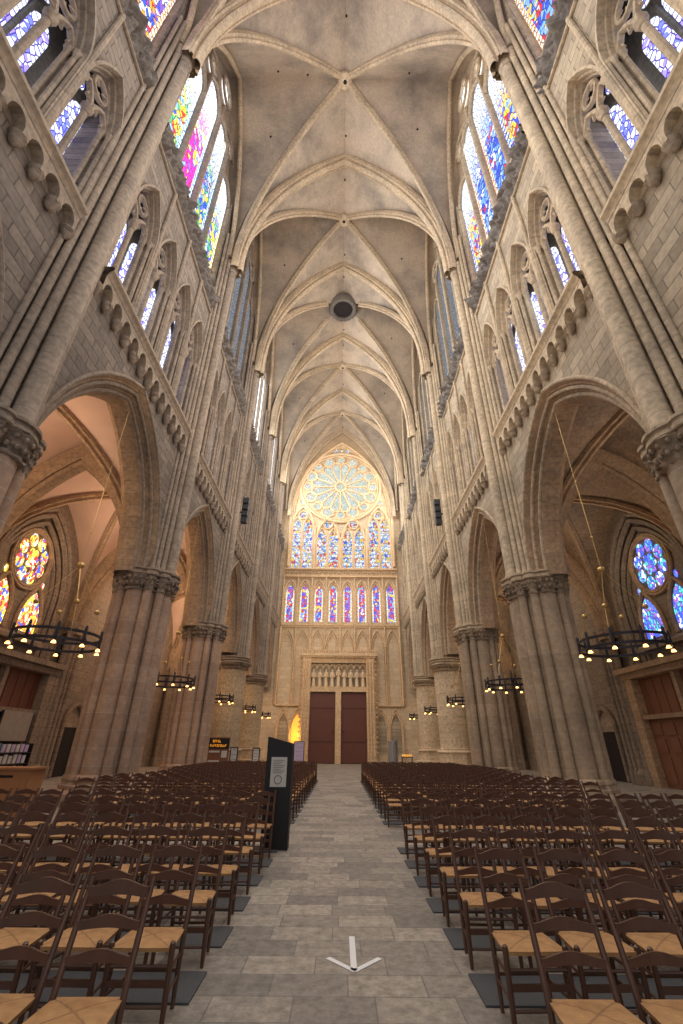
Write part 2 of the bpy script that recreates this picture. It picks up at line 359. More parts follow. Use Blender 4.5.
for b in range(6):
    y0, y1 = PY[b], PY[b+1]; yc = (y0+y1)/2; hy = (y1-y0)/2
    rel(vault_web(-7.5, 7.5, y0, y1, SP, RISE, 6.9), (0,0,SP)).build('vault_web', M['vault'], ceil, ang=60)
    # diagonal ribs
    for s in (-1, 1):
        pts = []; nor = []
        n = 26
        for i in range(n+1):
            a = -PI/2 + PI*i/n; t = math.sin(a)
            pts.append((t*7.0, yc + s*t*(hy-.15), SP + .9 + pv(t) - .05))
        pts = [(pts[0][0], pts[0][1], SP-.2)] + pts + [(pts[-1][0], pts[-1][1], SP-.2)]
        mb = MB()
        d = Vector((7.0, s*hy, 0)).normalized(); bi = Vector((-d.y, d.x, 0))
        q = [((Vector(p)-Vector((0, yc, 0))).dot(d), p[2]) for p in pts]
        nn = arc_normals(q); N3 = [d*a + Vector((0,0,1))*z for a, z in nn]
        rp = [(-.2,-.2),(.04,-.2),(.09,-.15),(.1,-.08),(.22,-.1),(.29,0),(.22,.1),(.1,.08),(.09,.15),(.04,.2),(-.2,.2)]
        if b == 3:
            i0 = [i for i, p in enumerate(pts) if p[0] <= -1.35]; i1 = [i for i, p in enumerate(pts) if p[0] >= 1.35]
            for I in (i0, i1): mb.sweep([pts[i] for i in I], [N3[i] for i in I], bi, rp)
        else: mb.sweep(pts, N3, bi, rp)
        rel(mb, (0,0,SP)).build('diagonal_rib', M['rib'], ceil)
    if b != 3:
        mb = MB(); zb = SP+.9+RISE-.28
        mb.lathe(0, yc, [(.2, zb-.28),(.38,zb-.22),(.5,zb-.1),(.5,zb+.2)], 16, .06, 5)
        rel(mb, (0,0,SP)).build('boss', M['rib'], ceil)
        mb = MB(); mb.lathe(0, yc, [(.13, zb-.3),(.13,zb-.27)], 12)
        rel(mb, (0,0,SP)).build('boss_hole', M['dark'], ceil)  # dark disc painted as the shade inside the boss opening
    else:
        mb = MB(); zb = SP+.9+RISE-.95; n = 40; pr = [(1.0,.45),(1.0,-.1),(1.12,-.24),(1.3,-.2),(1.45,.0),(1.5,.45)]
        vs = []; fs = []
        for k in range(n):
            a = 2*PI*k/n
            for (r, z) in pr:
                rr = r + (.06 if (k % 2 and r > 1.1) else 0); vs.append((rr*math.cos(a), yc + rr*math.sin(a), zb+z))
        m_ = len(pr)
        for k in range(n):
            l = (k+1) % n
            for i in range(m_-1): fs.append((k*m_+i, k*m_+i+1, l*m_+i+1, l*m_+i))
        mb.add(vs, fs); rel(mb, (0,0,SP)).build('oculus_ring', M['frieze'], ceil)
        mb = MB(); mb.lathe(0, yc, [(1.05, zb+.12),(1.05, zb+.16)], 32); rel(mb, (0,0,SP)).build('oculus_dark_disc', M['dark'], ceil)  # flat dark disc painted as the shade up inside the oculus
    # dark plugs painted as the shade in the web's vent holes
    mb = MB()
    for (hx_, hy_) in ((-4.6,-.55),(4.4,-.5),(-5.3,2.2),(5.2,1.9),(0.1,3.2),(.05,-3.0),(-2.6,-.3)):
        tx, ty = abs(hx_/7.5), abs(hy_/hy); z = SP+.9+pv(min(tx, ty))
        mb.lathe(hx_, yc+hy_, [(.07, z-.06),(.07, z+.05)], 8)
    rel(mb, (0,0,SP)).build('vent_hole', M['dark'], ceil)
for k in range(0, 7):
    # transverse arches
    y = PY[k] if k < 6 else WY-.35
    P = arc(6.85, RISE, 18, stilt=1.1); NN = arc_normals(P)
    pts = [(t, y, SP+.9+z-.05) for t, z in P]; N3 = [(a, 0, z) for a, z in NN]
    mb = MB()
    mb.sweep(pts, N3, (0,1,0), [(-.3,-.46),(0,-.46),(.03,-.38),(.13,-.41),(.17,-.32),(.1,-.25),(.12,-.17),(.28,-.2),(.36,-.11),(.39,0),(.36,.11),(.28,.2),(.12,.17),(.1,.25),(.17,.32),(.13,.41),(.03,.38),(0,.46),(-.3,.46)])
    rel(mb, (0,0,SP)).build('transverse_arch', M['rib'], ceil)
# wall ribs (formerets)
for s in (-1, 1):
    for b in range(6):
        y0, y1 = PY[b], PY[b+1]; yc = (y0+y1)/2; hy = (y1-y0)/2
        P = [(t*(hy-.35), .9+pv(t)) for t in [math.sin(-PI/2+PI*i/24) for i in range(25)]]
        mb = MB(); mb.tube([(s*7.42, yc+t, SP+z-.12) for t, z in P], .15, 8)
        rel(mb, (0,0,SP)).build('wall_rib', M['rib'], ceil)
        Q = [(t*hy, .9+pv(t)) for t in [math.sin(-PI/2+PI*i/24) for i in range(25)]]
        mb = MB(); mb.strip([(s*7.45, yc+t, SP+z) for t, z in Q], [(s*8.35, yc+t, SP+z) for t, z in Q])
        rel(mb, (0,0,SP)).build('window_reveal', M['vault'], ceil)

# ------------------------------------------------------------------ nave walls
walls = {}
def side_name(s): return 'left' if s < 0 else 'right'
wn = [0]
def nextwin():
    wn[0] += 1; return 'window_%d' % wn[0]
for s in (-1, 1):
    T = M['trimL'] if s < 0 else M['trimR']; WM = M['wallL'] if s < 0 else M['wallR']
    wall = MB()
    root = struct(empty('wall_%s' % side_name(s)))
    walls[s] = root
    for b in range(6):
        y0, y1 = PY[b], PY[b+1]; yc = (y0+y1)/2; L = y1-y0
        zc = ZCAP[b]
        half = L/2 - 1.4; rise = 12.85 - zc
        outer = .74
        P = arc(half, rise, 14, stilt=.0); NN = arc_normals(P)
        # spandrel between outer order and ledge (front face)
        O = [(t - a*outer, z - c*outer) for (t, z), (a, c) in zip(P, NN)]
        mid = len(O)//2
        R2 = (rise*rise+half*half)/(2*half)
        O[mid] = (0, math.sqrt((R2+outer)**2-(R2-half)**2))
        A = [(s*WX, yc+t, zc+z) for t, z in O]; B = [(s*WX, yc+t, LEDGE) for t, z in O]
        wall.strip(A, B)
        e0, e1 = O[0][0], O[-1][0]
        for (ya, yb) in ((y0+.86, yc+e0), (yc+e1, y1-.86)):
            wall.box(s*WX, s*(WX+.5), ya, yb, zc, LEDGE)
        A_ = [(a, z) for a, z in O if a < -(L/2-.86)]
        # arch orders
        mb = MB(); pts = [(0, yc+t, zc+z) for t, z in P]; N3 = [(0, a, c) for a, c in NN]
        N3[mid] = (0, 0, -(math.sqrt((R2+1)**2-(R2-half)**2)-rise))
        prof = [(-outer, WX),(-outer+.06, WX-.06),(-.78,WX-.02),(-.70,WX+.12),(-.62,WX+.10),(-.55,WX+.22),(-.46,WX+.2),(-.42,WX+.32),(-.33,WX+.3),(-.28,WX+.46),(-.16,WX+.42),(-.05,WX+.5),(0,WX+.62),(0,WX+1.1),(-.3,WX+1.25),(-.55,WX+1.45),(-.9,WX+1.6)]
        prof = [(a*.74/.92, b) for a, b in prof]; prof[0] = (-outer, WX); prof[1] = (-outer+.05, WX-.06)
        mb.sweep(pts, N3, (s,0,0), prof)
        mb.build('arcade_arch', M['arch'], root)
        mb = MB()
        for (aa, bb, r) in ((-.69,WX-.02,.07),(-.40,WX+.2,.07),(-.18,WX+.42,.08)):
            mb.tube([Vector(p)+Vector(n)*aa+Vector((s*bb,0,0)) for p, n in zip(pts, N3)], r, 8)
        mb.build('arch_roll', T, root)
        # aisle side of the wall, low down thin backing above arcade
        wall.strip([(s*(WX+1.6), yc+t, zc+z) for t, z in O], [(s*(WX+1.6), yc+t, LEDGE+1) for t, z in O])
        # ledge + corbel table
        pb = .66; ya, yb = y0+.8, y1-.8
        mb = MB()
        pr = [(WX, LEDGE-.35),(WX-.32,LEDGE-.3),(WX-.36,LEDGE-.16),(WX-.46,LEDGE-.1),(WX-.46,LEDGE+.02),(WX-.38,LEDGE+.1),(WX+.5,LEDGE+.14)]
        mb.strip([(s*a, ya, z) for a, z in pr], [(s*a, yb, z) for a, z in pr])
        mb.build('string_course', T, root)
        n = max(1, round((yb-ya)/pb)); st = (yb-ya)/n
        mb = MB()
        xf = WX-.3
        for i in range(n):
            c = ya + st*(i+.5); hw = st/2
            arcp = [(c + hw*.72*math.cos(PI-PI*j/8), LEDGE-.78+.34*math.sin(PI*j/8)) for j in range(9)]
            lo = [(c-hw, LEDGE-.92)] + [(c-hw*.72, LEDGE-.92)] + arcp + [(c+hw*.72, LEDGE-.92), (c+hw, LEDGE-.92)]
            F = [(s*xf, a, z) for a, z in lo]; U = [(s*xf, a, LEDGE-.3) for a, z in lo]
            mb.strip(F, U); mb.strip(F, [(s*WX, a, z) for a, z in lo])
        mb.build('hanging_arches', T, root)
        mb = MB()
        for i in range(n+1):
            c = ya + st*i
            mb.lathe(s*(WX-.12), c, [(.03, LEDGE-1.22),(.09,LEDGE-1.14),(.15,LEDGE-1.04),(.13,LEDGE-.98),(.2,LEDGE-.9),(.18,LEDGE-.82)], 10, .05, 6)
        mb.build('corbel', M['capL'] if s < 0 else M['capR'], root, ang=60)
        # triforium: four openings
        mod = (L-1.4)/4; zt = 21.4; zs = 19.1; zf = 23.3; ty0 = y0+.75
        X2 = WX+.55
        for i in range(4):
            c = ty0 + mod*(i+.5); hw = mod*.425
            Q = arc(hw, zt-zs, 8); NQ = arc_normals(Q)
            A = [(s*WX, c-hw, LEDGE)] + [(s*WX, c+t, zs+z) for t, z in Q] + [(s*WX, c+hw, LEDGE)]
            # wall above
            wall.strip(A[1:-1], [(p[0], p[1], zf) for p in A[1:-1]])
            wall.box(s*WX, s*(WX+.5), c-mod/2, c-hw, LEDGE, zf); wall.box(s*WX, s*(WX+.5), c+hw, c+mod/2, LEDGE, zf)
            # moulded order
            mb = MB(); pts = [(0, c+t, zs+z) for t, z in Q]; N3 = [(0,a,z) for a, z in NQ]
            pts = [(0, c-hw, LEDGE)] + pts + [(0, c+hw, LEDGE)]; N3 = [N3[0]] + N3 + [N3[-1]]
            mb.sweep(pts, N3, (s,0,0), [(-.12,WX-.0),(-.1,WX-.1),(-.02,WX-.11),(.0,WX+.02),(.0,WX+.12),(.05,WX+.15),(.05,WX+.3),(.1,WX+.34),(.1,X2)])
            mb.build('triforium_arch', T, root)
            mb = MB()
            for sg in (-1, 1):
                for (dy, dx, r) in ((hw-.06, .1, .075), (hw-.17, .3, .07)):
                    mb.lathe(s*(WX+dx), c+sg*dy, [(r*1.7,LEDGE+.1),(r*1.7,LEDGE+.25),(r,LEDGE+.32),(r,zs-.25),(r*1.2,zs-.22),(r*1.1,zs-.18),(r*1.9,zs-.02),(r*1.9,zs+.04)], 8)
            mb.build('jamb_colonnette', T, root)
            mb = MB(); r = .1; zq = zs-.1
            mb.lathe(s*(WX+.4), c, [(r*1.6,LEDGE+.1),(r*1.6,LEDGE+.28),(r,LEDGE+.34),(r,zq-.3),(r*1.3,zq-.27),(r*1.1,zq-.22),(r*1.9,zq-.02),(r*1.9,zq+.06)], 10)
            mb.build('centre_colonnette', T, root)
            mb = MB()
            for sg in (-1, 1):
                q = arc(hw/2-.02, .85, 6)
                mb.tube([(s*(WX+.36), c+sg*hw/2+t, zq+.0+z) for t, z in q], .10, 6)
                for k in (0, 1):
                    mb.tube([(s*(WX+.36), c+sg*hw/2+(k*2-1)*hw*.42, zq+.32),(s*(WX+.36), c+sg*hw/2+(k*2-1)*hw*.16, zq+.3),(s*(WX+.36), c+sg*hw/2+(k*2-1)*hw*.22, zq+.55)], .05, 5)
            mb.tube([(s*(WX+.36), c+.33*math.cos(2*PI*k/16), zs+1.22+.37*math.sin(2*PI*k/16)) for k in range(16)], .085, 6, closed=True)
            for k in range(3):
                an = PI/2+2*PI*k/3+PI/3; mb.tube([(s*(WX+.36), c+.3*math.cos(an), zs+1.22+.33*math.sin(an)),(s*(WX+.36), c+.1*math.cos(an), zs+1.22+.12*math.sin(an))], [.07,.03], 5)
            mb.build('tracery', T, root)
            if i < 3:
                mb = MB(); yy = c+mod/2
                mb.tube([(s*(WX-.07), yy, LEDGE+.12),(s*(WX-.07), yy, zf+.1)], .085, 8)
                mb.tube([(s*(WX-.02), yy-.13, LEDGE+.12),(s*(WX-.02), yy-.13, zs+.2)], .05, 6); mb.tube([(s*(WX-.02), yy+.13, LEDGE+.12),(s*(WX-.02), yy+.13, zs+.2)], .05, 6)
                mb.build('thin_shaft', T, root)
        # triforium passage: back wall, floor, roof with its glazing
        wall.box(s*WX, s*(WX+1.9), y0, y1, zf, zf+.1)
        bw = MB(); bw.box(s*(WX+1.25), s*(WX+1.4), y0, y1, LEDGE, zf); bw.box(s*(WX), s*(WX+1.5), y0, y1, LEDGE-.12, LEDGE+.02)
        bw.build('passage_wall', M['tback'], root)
        for yy in (y0, y1):
            pass
        w = struct(empty(nextwin(), (s*(WX+1.23), yc, 15)))
        for i in range(4):
            c = ty0 + mod*(i+.5)
            for sg in (-1, 1):
                cc = c + sg*.44
                q = arc(.36, .7, 5)
                poly = [(0, cc-yc-.36, .6)] + [(0, cc-yc+t, 4.75+z) for t, z in q] + [(0, cc-yc+.36, .6)]
                MB().poly(poly).build('pane', G['tri'], w, smooth=False)
        mb = MB()
        for i in range(4):
            c = ty0 + mod*(i+.5)-yc
            mb.tube([(-s*.03, c, .4),(-s*.03, c, 5.2)], .07, 6)
            MB().poly([(0, c+.22*math.cos(2*PI*k/12), 6.15+.3*math.sin(2*PI*k/12)) for k in range(12)]).build('pane', G['tri'], w, smooth=False)
        mb.build('mullion', M['tback'], w)
        # wall between triforium and frieze is closed by the strip above; foliage frieze
        zf0, zf1 = 23.3, 24.95
        mb = MB(); ny = int((L-1.5)/.075); nz = 20; vs = []; fs = []
        for j in range(nz+1):
            for i in range(ny+1):
                yy = ty0 + (L-1.4)*i/ny; zz = zf0 + (zf1-zf0)*j/nz
                d = noise.noise(Vector((yy*2.6, zz*2.6, s*3.1))) + 1.1*noise.noise(Vector((yy*5, zz*5, s*7.7)))
                edge = min(j, nz-j)/2.0; e = min(1, edge)
                leaf = abs(math.sin(yy*PI/.55 + .8*math.sin(zz*4)))
                vs.append((s*(WX-.06 - e*(.02+.30*d+.14*leaf)), yy, zz))
        k = ny+1
        for j in range(nz):
            for i in range(ny): fs.append((j*k+i, j*k+i+1, (j+1)*k+i+1, (j+1)*k+i))
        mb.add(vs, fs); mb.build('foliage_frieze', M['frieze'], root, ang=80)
        mb = MB()
        for zz in (zf0-.02, zf1+.04):
            mb.tube([(s*(WX-.05), ty0, zz),(s*(WX-.05), ty0+L-1.4, zz)], .075, 8)
        mb.box(s*(WX-.1), s*(WX+.75), ty0, ty0+L-1.4, zf1, zf1+.12)
        mb.build('frieze_moulding', T, root)
        # clerestory window
        w = struct(empty(nextwin(), (s*(WX+.4), yc, 25)))
        hw = L/2-.8; m4 = hw*2/4
        gx = s*.1
        def top(t):   # clear height of the wall rib at offset t from the middle of the bay
            return SP + .9 + pv(min(1, abs(t)/(L/2-.35))) - .35 - 25
        if b == 0: gm = [G['L0']]*4 if s < 0 else [G['R0']]*4
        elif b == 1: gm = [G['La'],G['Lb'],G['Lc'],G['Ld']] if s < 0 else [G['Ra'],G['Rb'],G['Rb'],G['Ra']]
        elif s < 0 and b >= 3: gm = [G['white']]*4
        elif s < 0: gm = [G['gris']]*4
        elif b == 5 : gm = [G['white']]*4
        else: gm = [G['gris']]*4
        for i in range(4):
            a = -hw+m4*i+.12; c = a+m4-.24; mid_ = (a+c)/2
            h1 = 12.6 if i in (1,2) else 10.2
            q = arc((c-a)/2, 1.15, 6)
            poly = [(gx, a, .0)] + [(gx, mid_+t, h1-1.1+z) for t, z in q] + [(gx, c, .0)]
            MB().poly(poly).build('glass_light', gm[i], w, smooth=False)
        # tracery glass: two small circles and one large, and side slivers
        def disc(y, z, r, g):
            return MB().poly([(gx, y+r*math.cos(2*PI*k/20), z+r*math.sin(2*PI*k/20)) for k in range(20)]).build('tracery_light', g, w, smooth=False)
        gw = G['white'] if b < 2 or (s < 0 and b > 2) else G['gris']
        disc(0, 15.4, .72, gw)
        for sg in (-1, 1): disc(sg*m4*1.02, 13.55-.9, .42, gw); 
        mb = MB()
        # stone field of the window wall behind the tracery, from mullion to vault
        for k in range(5):
            yy = -hw+m4*k
            zt_ = top(yy) if k in (0,4) else (13.4 if k == 2 else 11.8)
            rr = .13 if k in (0,2,4) else .085
            mb.tube([(-s*.1, yy, -.02),(-s*.1, yy, max(1, zt_))], rr, 8)
            mb.box(-s*.08, s*.24, yy-.075, yy+.075, 0, max(1, zt_))
        mb.build('mullion', T, w)
        mb = MB()
        for i in range(4):
            a = -hw+m4*i; c = a+m4; h1 = 12.6 if i in (1,2) else 10.2
            q = arc(m4/2-.03, 1.3, 6); mb.tube([(-s*.04, (a+c)/2+t, h1-1.1+z) for t, z in q], .1, 6)
        for (yy, zz, r) in ((0,15.4,.82),(m4*1.02,12.65,.52),(-m4*1.02,12.65,.52)):
            mb.tube([(-s*.04, yy+r*math.cos(2*PI*k/20), zz+r*math.sin(2*PI*k/20)) for k in range(20)], .1, 6, closed=True)
            for k in range(6):
                an = PI*k/3; mb.tube([(-s*.02, yy+r*math.cos(an), zz+r*math.sin(an)),(-s*.02, yy+r*.55*math.cos(an), zz+r*.55*math.sin(an))], .05, 5)
        for sg in (-1, 1):
            q = arc(m4, 2.6, 8); mb.tube([(-s*.05, sg*m4+t, 11.2+z) for t, z in q], .11, 6)
        mb.build('tracery_ring', T, w)
        # splayed stone back of the window: full surface just behind the glass so the wall is closed
        ts = [-(L/2)+L*i/24 for i in range(25)]
        mb = MB(); mb.strip([(gx+s*.06, t, -1.8) for t in ts], [(gx+s*.06, t, max(-1.0, SP+.9+pv(min(1, abs(t)/(L/2)))-25+.3)) for t in ts])
        mb.build('window_wall', T, w, smooth=False)
    wo = wall.build('wall_face', WM, root, smooth=False)

# ------------------------------------------------------------------ piers
ordn = ['first','second','third','fourth','fifth','sixth','seventh','eighth','ninth','tenth','eleventh','twelfth','thirteenth','fourteenth','fifteenth','sixteenth','seventeenth','eighteenth','nineteenth','twentieth','twenty-first','twenty-second','twenty-third','twenty-fourth','twenty-fifth','twenty-sixth','twenty-seventh']
def capital(mb, x, y, r, z, h=.55, bump=.1, wide=1.55):
    mb.lathe(x, y, [(r,z-h-.1),(r*1.14,z-h-.07),(r*1.14,z-h),(r*1.03,z-h+.03),(r*1.12,z-h*.75),(r*1.3,z-h*.6),(r*1.2,z-h*.5),(r*1.32,z-h*.35),(r*wide,z-h*.18),(r*wide*.92,z-h*.08)], 22, bump*min(1, r*2.4), 5/max(.35, r*1.6))
def crockets(mb, x, y, r, z, n):
    for t, (dz, rr) in enumerate(((-.42, 1.32), (-.2, 1.5))):
        for k in range(n):
            a = 2*PI*(k+.5*t)/n; b = min(.055, r*.2)
            mb.ball((x+r*rr*math.cos(a), y+r*rr*math.sin(a), z+dz), b, 6, 1.3)
def abacus(mb, x, y, r, z):
    mb.lathe(x, y, [(r*.9,z-.05),(r,z-.02),(r,z+.06),(r*.92,z+.09),(r*.92,z+.13),(r*1.06,z+.17),(r*1.06,z+.24),(r*.8,z+.27)], 22)
for s in (-1, 1):
    for k in range(0, 6):
        y = PY[k]; zc = ZCAP[k]; sd = side_name(s)
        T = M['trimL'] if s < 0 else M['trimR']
        PM = M['pierW'] if k >= 4 and s > 0 else (M['pierL'] if s < 0 else M['pierR'])
        if k >= 4 and s < 0: PM = M['pierWL']
        root = empty('stone_pier', (s*CX, y, 0))
        kind = 'round thick stone pier on polygonal base' if k >= 4 else 'clustered stone pier of bundled columns'
        tag(root, '%s, %s of the %s arcade from the camera' % (kind, ordn[k] if k else 'nearest', sd), 'pier', 'piers of the nave arcade')
        o = (s*CX, y, 0)
        if k < 4:
            mb = MB(); mb.lathe(s*CX, y, [(.6,.3),(.6,zc-.1)], 20); rel(mb, o).build('core', PM, root)
            mb = MB()
            mb.lathe(s*CX, y, [(1.5,0),(1.5,.3),(1.42,.36),(1.25,.4),(1.25,.52)], 8, a0=PI/8)
            rel(mb, o).build('plinth', PM, root)
            cap = MB(); ab = MB(); bs = MB()
            spec = [(d*PI/2, .76, .36) for d in range(4)] + [(d*PI/2+e, .98, .16) for d in range(4) for e in (PI/4-.25, PI/4+.25)] + [(d*PI/2+PI/4, .66, .2) for d in range(4)]
            for (an, dist, r) in spec:
                px, py = s*CX + dist*math.cos(an), y + dist*math.sin(an)
                mb = MB(); mb.lathe(px, py, [(r,.75),(r,zc-.6)], 16); rel(mb, o).build('column', PM, root)
                bs.lathe(px, py, [(r*1.5,.38),(r*1.5,.5),(r*1.25,.55),(r*1.2,.62),(r*1.35,.66),(r*1.3,.74),(r*1.02,.8)], 16)
                capital(cap, px, py, r, zc, bump=.2); abacus(ab, px, py, r*1.5 if r > .2 else r*1.9, zc)
                crockets(cap, px, py, r, zc, 16 if r > .2 else 9)
            capital(cap, s*CX, y, .86, zc, bump=.12, wide=1.25); abacus(ab, s*CX, y, 1.05, zc)
            rel(cap, o).build('capital', M['capL'] if s < 0 else M['capR'], root, ang=80); rel(ab, o).build('abacus', T, root); rel(bs, o).build('base', PM, root)
        else:
            mb = MB(); mb.lathe(s*CX, y, [(1.0,1.5),(1.0,zc-.6)], 32); rel(mb, o).build('shaft', PM, root)
            mb = MB(); mb.lathe(s*CX, y, [(1.55,0),(1.55,.55),(1.3,.6),(1.2,.62),(1.2,1.25),(1.3,1.3),(1.3,1.36),(1.08,1.45),(1.12,1.5),(1.02,1.56)], 8 if s > 0 else 8, a0=PI/8)
            rel(mb, o).build('base', PM, root)
            cap = MB(); capital(cap, s*CX, y, 1.0, zc, .5, .1, 1.16); crockets(cap, s*CX, y, .84, zc, 26); rel(cap, o).build('capital', T, root, ang=80)
            ab = MB(); ab.lathe(s*CX, y, [(1.12,zc-.05),(1.22,zc),(1.22,zc+.1),(1.15,zc+.13),(1.27,zc+.18),(1.27,zc+.25),(.9,zc+.28)], 16); rel(ab, o).build('abacus', T, root)
        # wall shafts rising to the vault
        for (dy, xx, r) in ((0,7.14,.235),(.37,7.32,.115),(-.37,7.32,.115),(.6,7.45,.10),(-.6,7.45,.10),(.79,7.56,.08),(-.79,7.56,.08)):
            mb = MB(); zt = SP-.5 if r > .11 else SP+2.5
            mb.lathe(s*xx, y+dy, [(r*1.35,zc+.25),(r*1.35,zc+.35),(r,zc+.5),(r,zt)], 14)
            rel(mb, o).build('vaulting_shaft', T, root)
        cap = MB()
        for (dy, xx, r) in ((0,7.14,.235),(.37,7.32,.115),(-.37,7.32,.115)):
            capital(cap, s*xx, y+dy, r, SP, .5, .03, 1.35); abacus(cap, s*xx, y+dy, r*1.42, SP)
        rel(cap, o).build('vault_capital', T, root, ang=80)
        mb = MB(); mb.box(s*7.72, s*8.9, y-.86, y+.86, zc+.2, SP+6); rel(mb, o).build('backing', M['wallL'] if s < 0 else M['wallR'], root, smooth=False)

# ------------------------------------------------------------------ aisles
AX = 16.0
for s in (-1, 1):
    sd = side_name(s)
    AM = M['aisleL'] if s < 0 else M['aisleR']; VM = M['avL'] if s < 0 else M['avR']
    aw = MB(); aw.box(s*AX, s*(AX+.4), -6, WY+.5, 0, 16); 
    root = struct(aw.build('wall_outer_%s' % sd, AM, smooth=False))
    aw = MB(); aw.box(s*8.6, s*(AX+.4), WY+.0, WY+.5, 0, 16); struct(aw.build('wall_aisle_end_%s' % sd, M['west'], smooth=False))
    ce = struct(empty('ceiling', (s*12.3, 25, 7.5)))
    oo = (s*12.3, 25, 7.5)
    for b in range(0, 6):
        y0, y1 = PY[b], PY[b+1]; yc = (y0+y1)/2; hy = (y1-y0)/2
        xa, xb = sorted((s*8.6, s*AX))
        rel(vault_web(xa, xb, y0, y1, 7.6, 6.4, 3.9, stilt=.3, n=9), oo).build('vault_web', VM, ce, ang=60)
        xm = (xa+xb)/2; hx = (xb-xa)/2
        for q in (-1, 1):
            pts = [(xm+t*hx*.97, yc+q*t*hy*.97, 7.9+pv(t, 3.9, 6.4)-.05) for t in [math.sin(-PI/2+PI*i/18) for i in range(19)]]
            mb = MB(); d = Vector((hx, q*hy, 0)).normalized(); bi = Vector((-d.y, d.x, 0))
            qq = [((Vector(p)-Vector((xm, yc, 0))).dot(d), p[2]) for p in pts]; nn = arc_normals(qq)
            mb.sweep(pts, [d*a+Vector((0,0,1))*z for a, z in nn], bi, [(-.1,-.17),(.06,-.17),(.1,-.08),(.24,-.08),(.28,0),(.24,.08),(.1,.08),(.06,.17),(-.1,.17)])
            rel(mb, oo).build('diagonal_rib', M['arch'], ce)
        if b in (1, 2):
            mb = MB(); mb.lathe(xm, yc, [(.25,14.0),(.75,14.0),(.85,14.1),(.85,14.35)], 20); rel(mb, oo).build('oculus_ring', M['frieze'], ce)
    for k in range(0, 7):
        y = min(PY[k], WY-.3)
        P = arc(3.35, 6.0, 12, stilt=.3); NN = arc_normals(P)
        pts = [(s*12.25+t, y, 7.9+z-.35) for t, z in P]
        mb = MB(); mb.sweep(pts, [(a,0,z) for a, z in NN], (0,1,0), [(-.6,-.55),(0,-.5),(.12,-.42),(.1,-.3),(.28,-.25),(.34,0),(.28,.25),(.1,.3),(.12,.42),(0,.5),(-.6,.55)])
        rel(mb, oo).build('transverse_arch', M['arch'], ce)
        mb = MB()
        for (dx, dy, r) in ((.1,0,.3),(.25,.45,.14),(.25,-.45,.14),(.35,.72,.12),(.35,-.72,.12)):
            mb.lathe(s*(AX-dx-.15), y+dy, [(r*1.5,0),(r*1.5,.5),(r,.7),(r,7.2),(r*1.3,7.3),(r*1.2,7.4),(r*1.7,7.7),(r*1.7,7.85)], 12)
        mb.build('respond_shaft', AM, root)
    # traceried windows
    for b in range(0, 3):
        y0, y1 = PY[b], PY[b+1]; yc = (y0+y1)/2-.6
        gm = G['al'] if s < 0 else G['ar']
        w = struct(empty(nextwin(), (s*(AX-.02), yc, 9)))
        x = -s*.04
        def pane(P): MB().poly([(x, a, z) for a, z in P]).build('pane', gm, w, smooth=False)
        rc = 1.05
        for k in range(8):
            an = PI/8+2*PI*k/8; cy_, cz_ = .88*math.cos(an), 1.05+.98*math.sin(an)
            pane([(cy_+.31*math.cos(a), cz_+.36*math.sin(a)) for a in [2*PI*j/14 for j in range(14)]])
        for k in range(6):
            an = 2*PI*k/6; pane([(.33*math.cos(an)+.18*math.cos(a), 1.05+.38*math.sin(an)+.2*math.sin(a)) for a in [2*PI*j/12 for j in range(12)]])
        pane([(.18*math.cos(a), 1.05+.2*math.sin(a)) for a in [2*PI*j/12 for j in range(12)]])
        for sg in (-1, 1):
            q = arc(.72, 1.5, 7); pane([(sg*1.18-.72, -2.4)] + [(sg*1.18+t, -1.9+z) for t, z in q] + [(sg*1.18+.72, -2.4)])
            pane([(sg*1.42+.13*math.cos(a), .02+.2*math.sin(a)) for a in [2*PI*j/8 for j in range(8)]])
        mb = MB()
        for r in (1.32, 1.46):
            mb.tube([(-s*(.06 if r > 1.3 else .0), r*math.cos(a), 1.05+r*1.06*math.sin(a)) for a in [2*PI*j/32 for j in range(32)]], .09, 6, closed=True)
        for sg in (-1, 1):
            q = arc(.86, 1.8, 8, stilt=.6); mb.tube([(-s*.06, sg*1.18+t, -1.9+z) for t, z in q], .1, 6)
        mb.build('tracery', M['arch'], w)
        mb = MB()
        for (h, rr) in ((2.25, .12), (2.5, .14), (2.8, .16), (3.05,.13)):
            q = arc(h, h*1.52, 12, stilt=3.0); mb.tube([(-s*(h-2.2)*.5, t, -.7+z) for t, z in q], rr, 6)
        mb.build('moulded_arch', AM, w)
        mb = MB(); mb.strip([(-s*0, -2.6, -2.5),(-s*.35, -2.6, -2.75),(-s*.35,-2.6,-2.95)], [(-s*0, 2.6, -2.5),(-s*.35, 2.6, -2.75),(-s*.35,2.6,-2.95)])
        mb.build('sill', AM, w)

# ------------------------------------------------------------------ west wall
Y = WY
ww = MB(); ww.box(-8.8, 8.8, Y, Y+.5, 0, 44)
west = struct(ww.build('wall_back', M['west'], smooth=False))
WT = M['westtrim']
def zz(z): return (z-1.7)*1.024+1.7
def xz_tube(mb, P, r, d=.0, n=6, closed=False): mb.tube([(a, Y-d, z) for a, z in P], r, n, closed=closed)
def circ(cx, cz, r, n=28): return [(cx+r*math.cos(2*PI*k/n), cz+r*math.sin(2*PI*k/n)) for k in range(n)]
def lancet_pts(cx, hw, z0, zs, rise, n=6): return [(cx-hw, z0)] + [(cx+t, zs+z) for t, z in arc(hw, rise, n)] + [(cx+hw, z0)]
gw = struct(empty('window_%d' % (wn[0]+1), (0, Y, 21))); wn[0] += 1
def wp(P, g, name='pane'):
    MB().poly([(a, -.05, z-21) for a, z in P]).build(name, g, gw, smooth=False)
lx = [-5.62,-4.12,-2.42,-.98,.98,2.42,4.12,5.62]
lx = [-5.65,-4.2,-2.5,-1.08,.65,2.15,3.85,5.4]
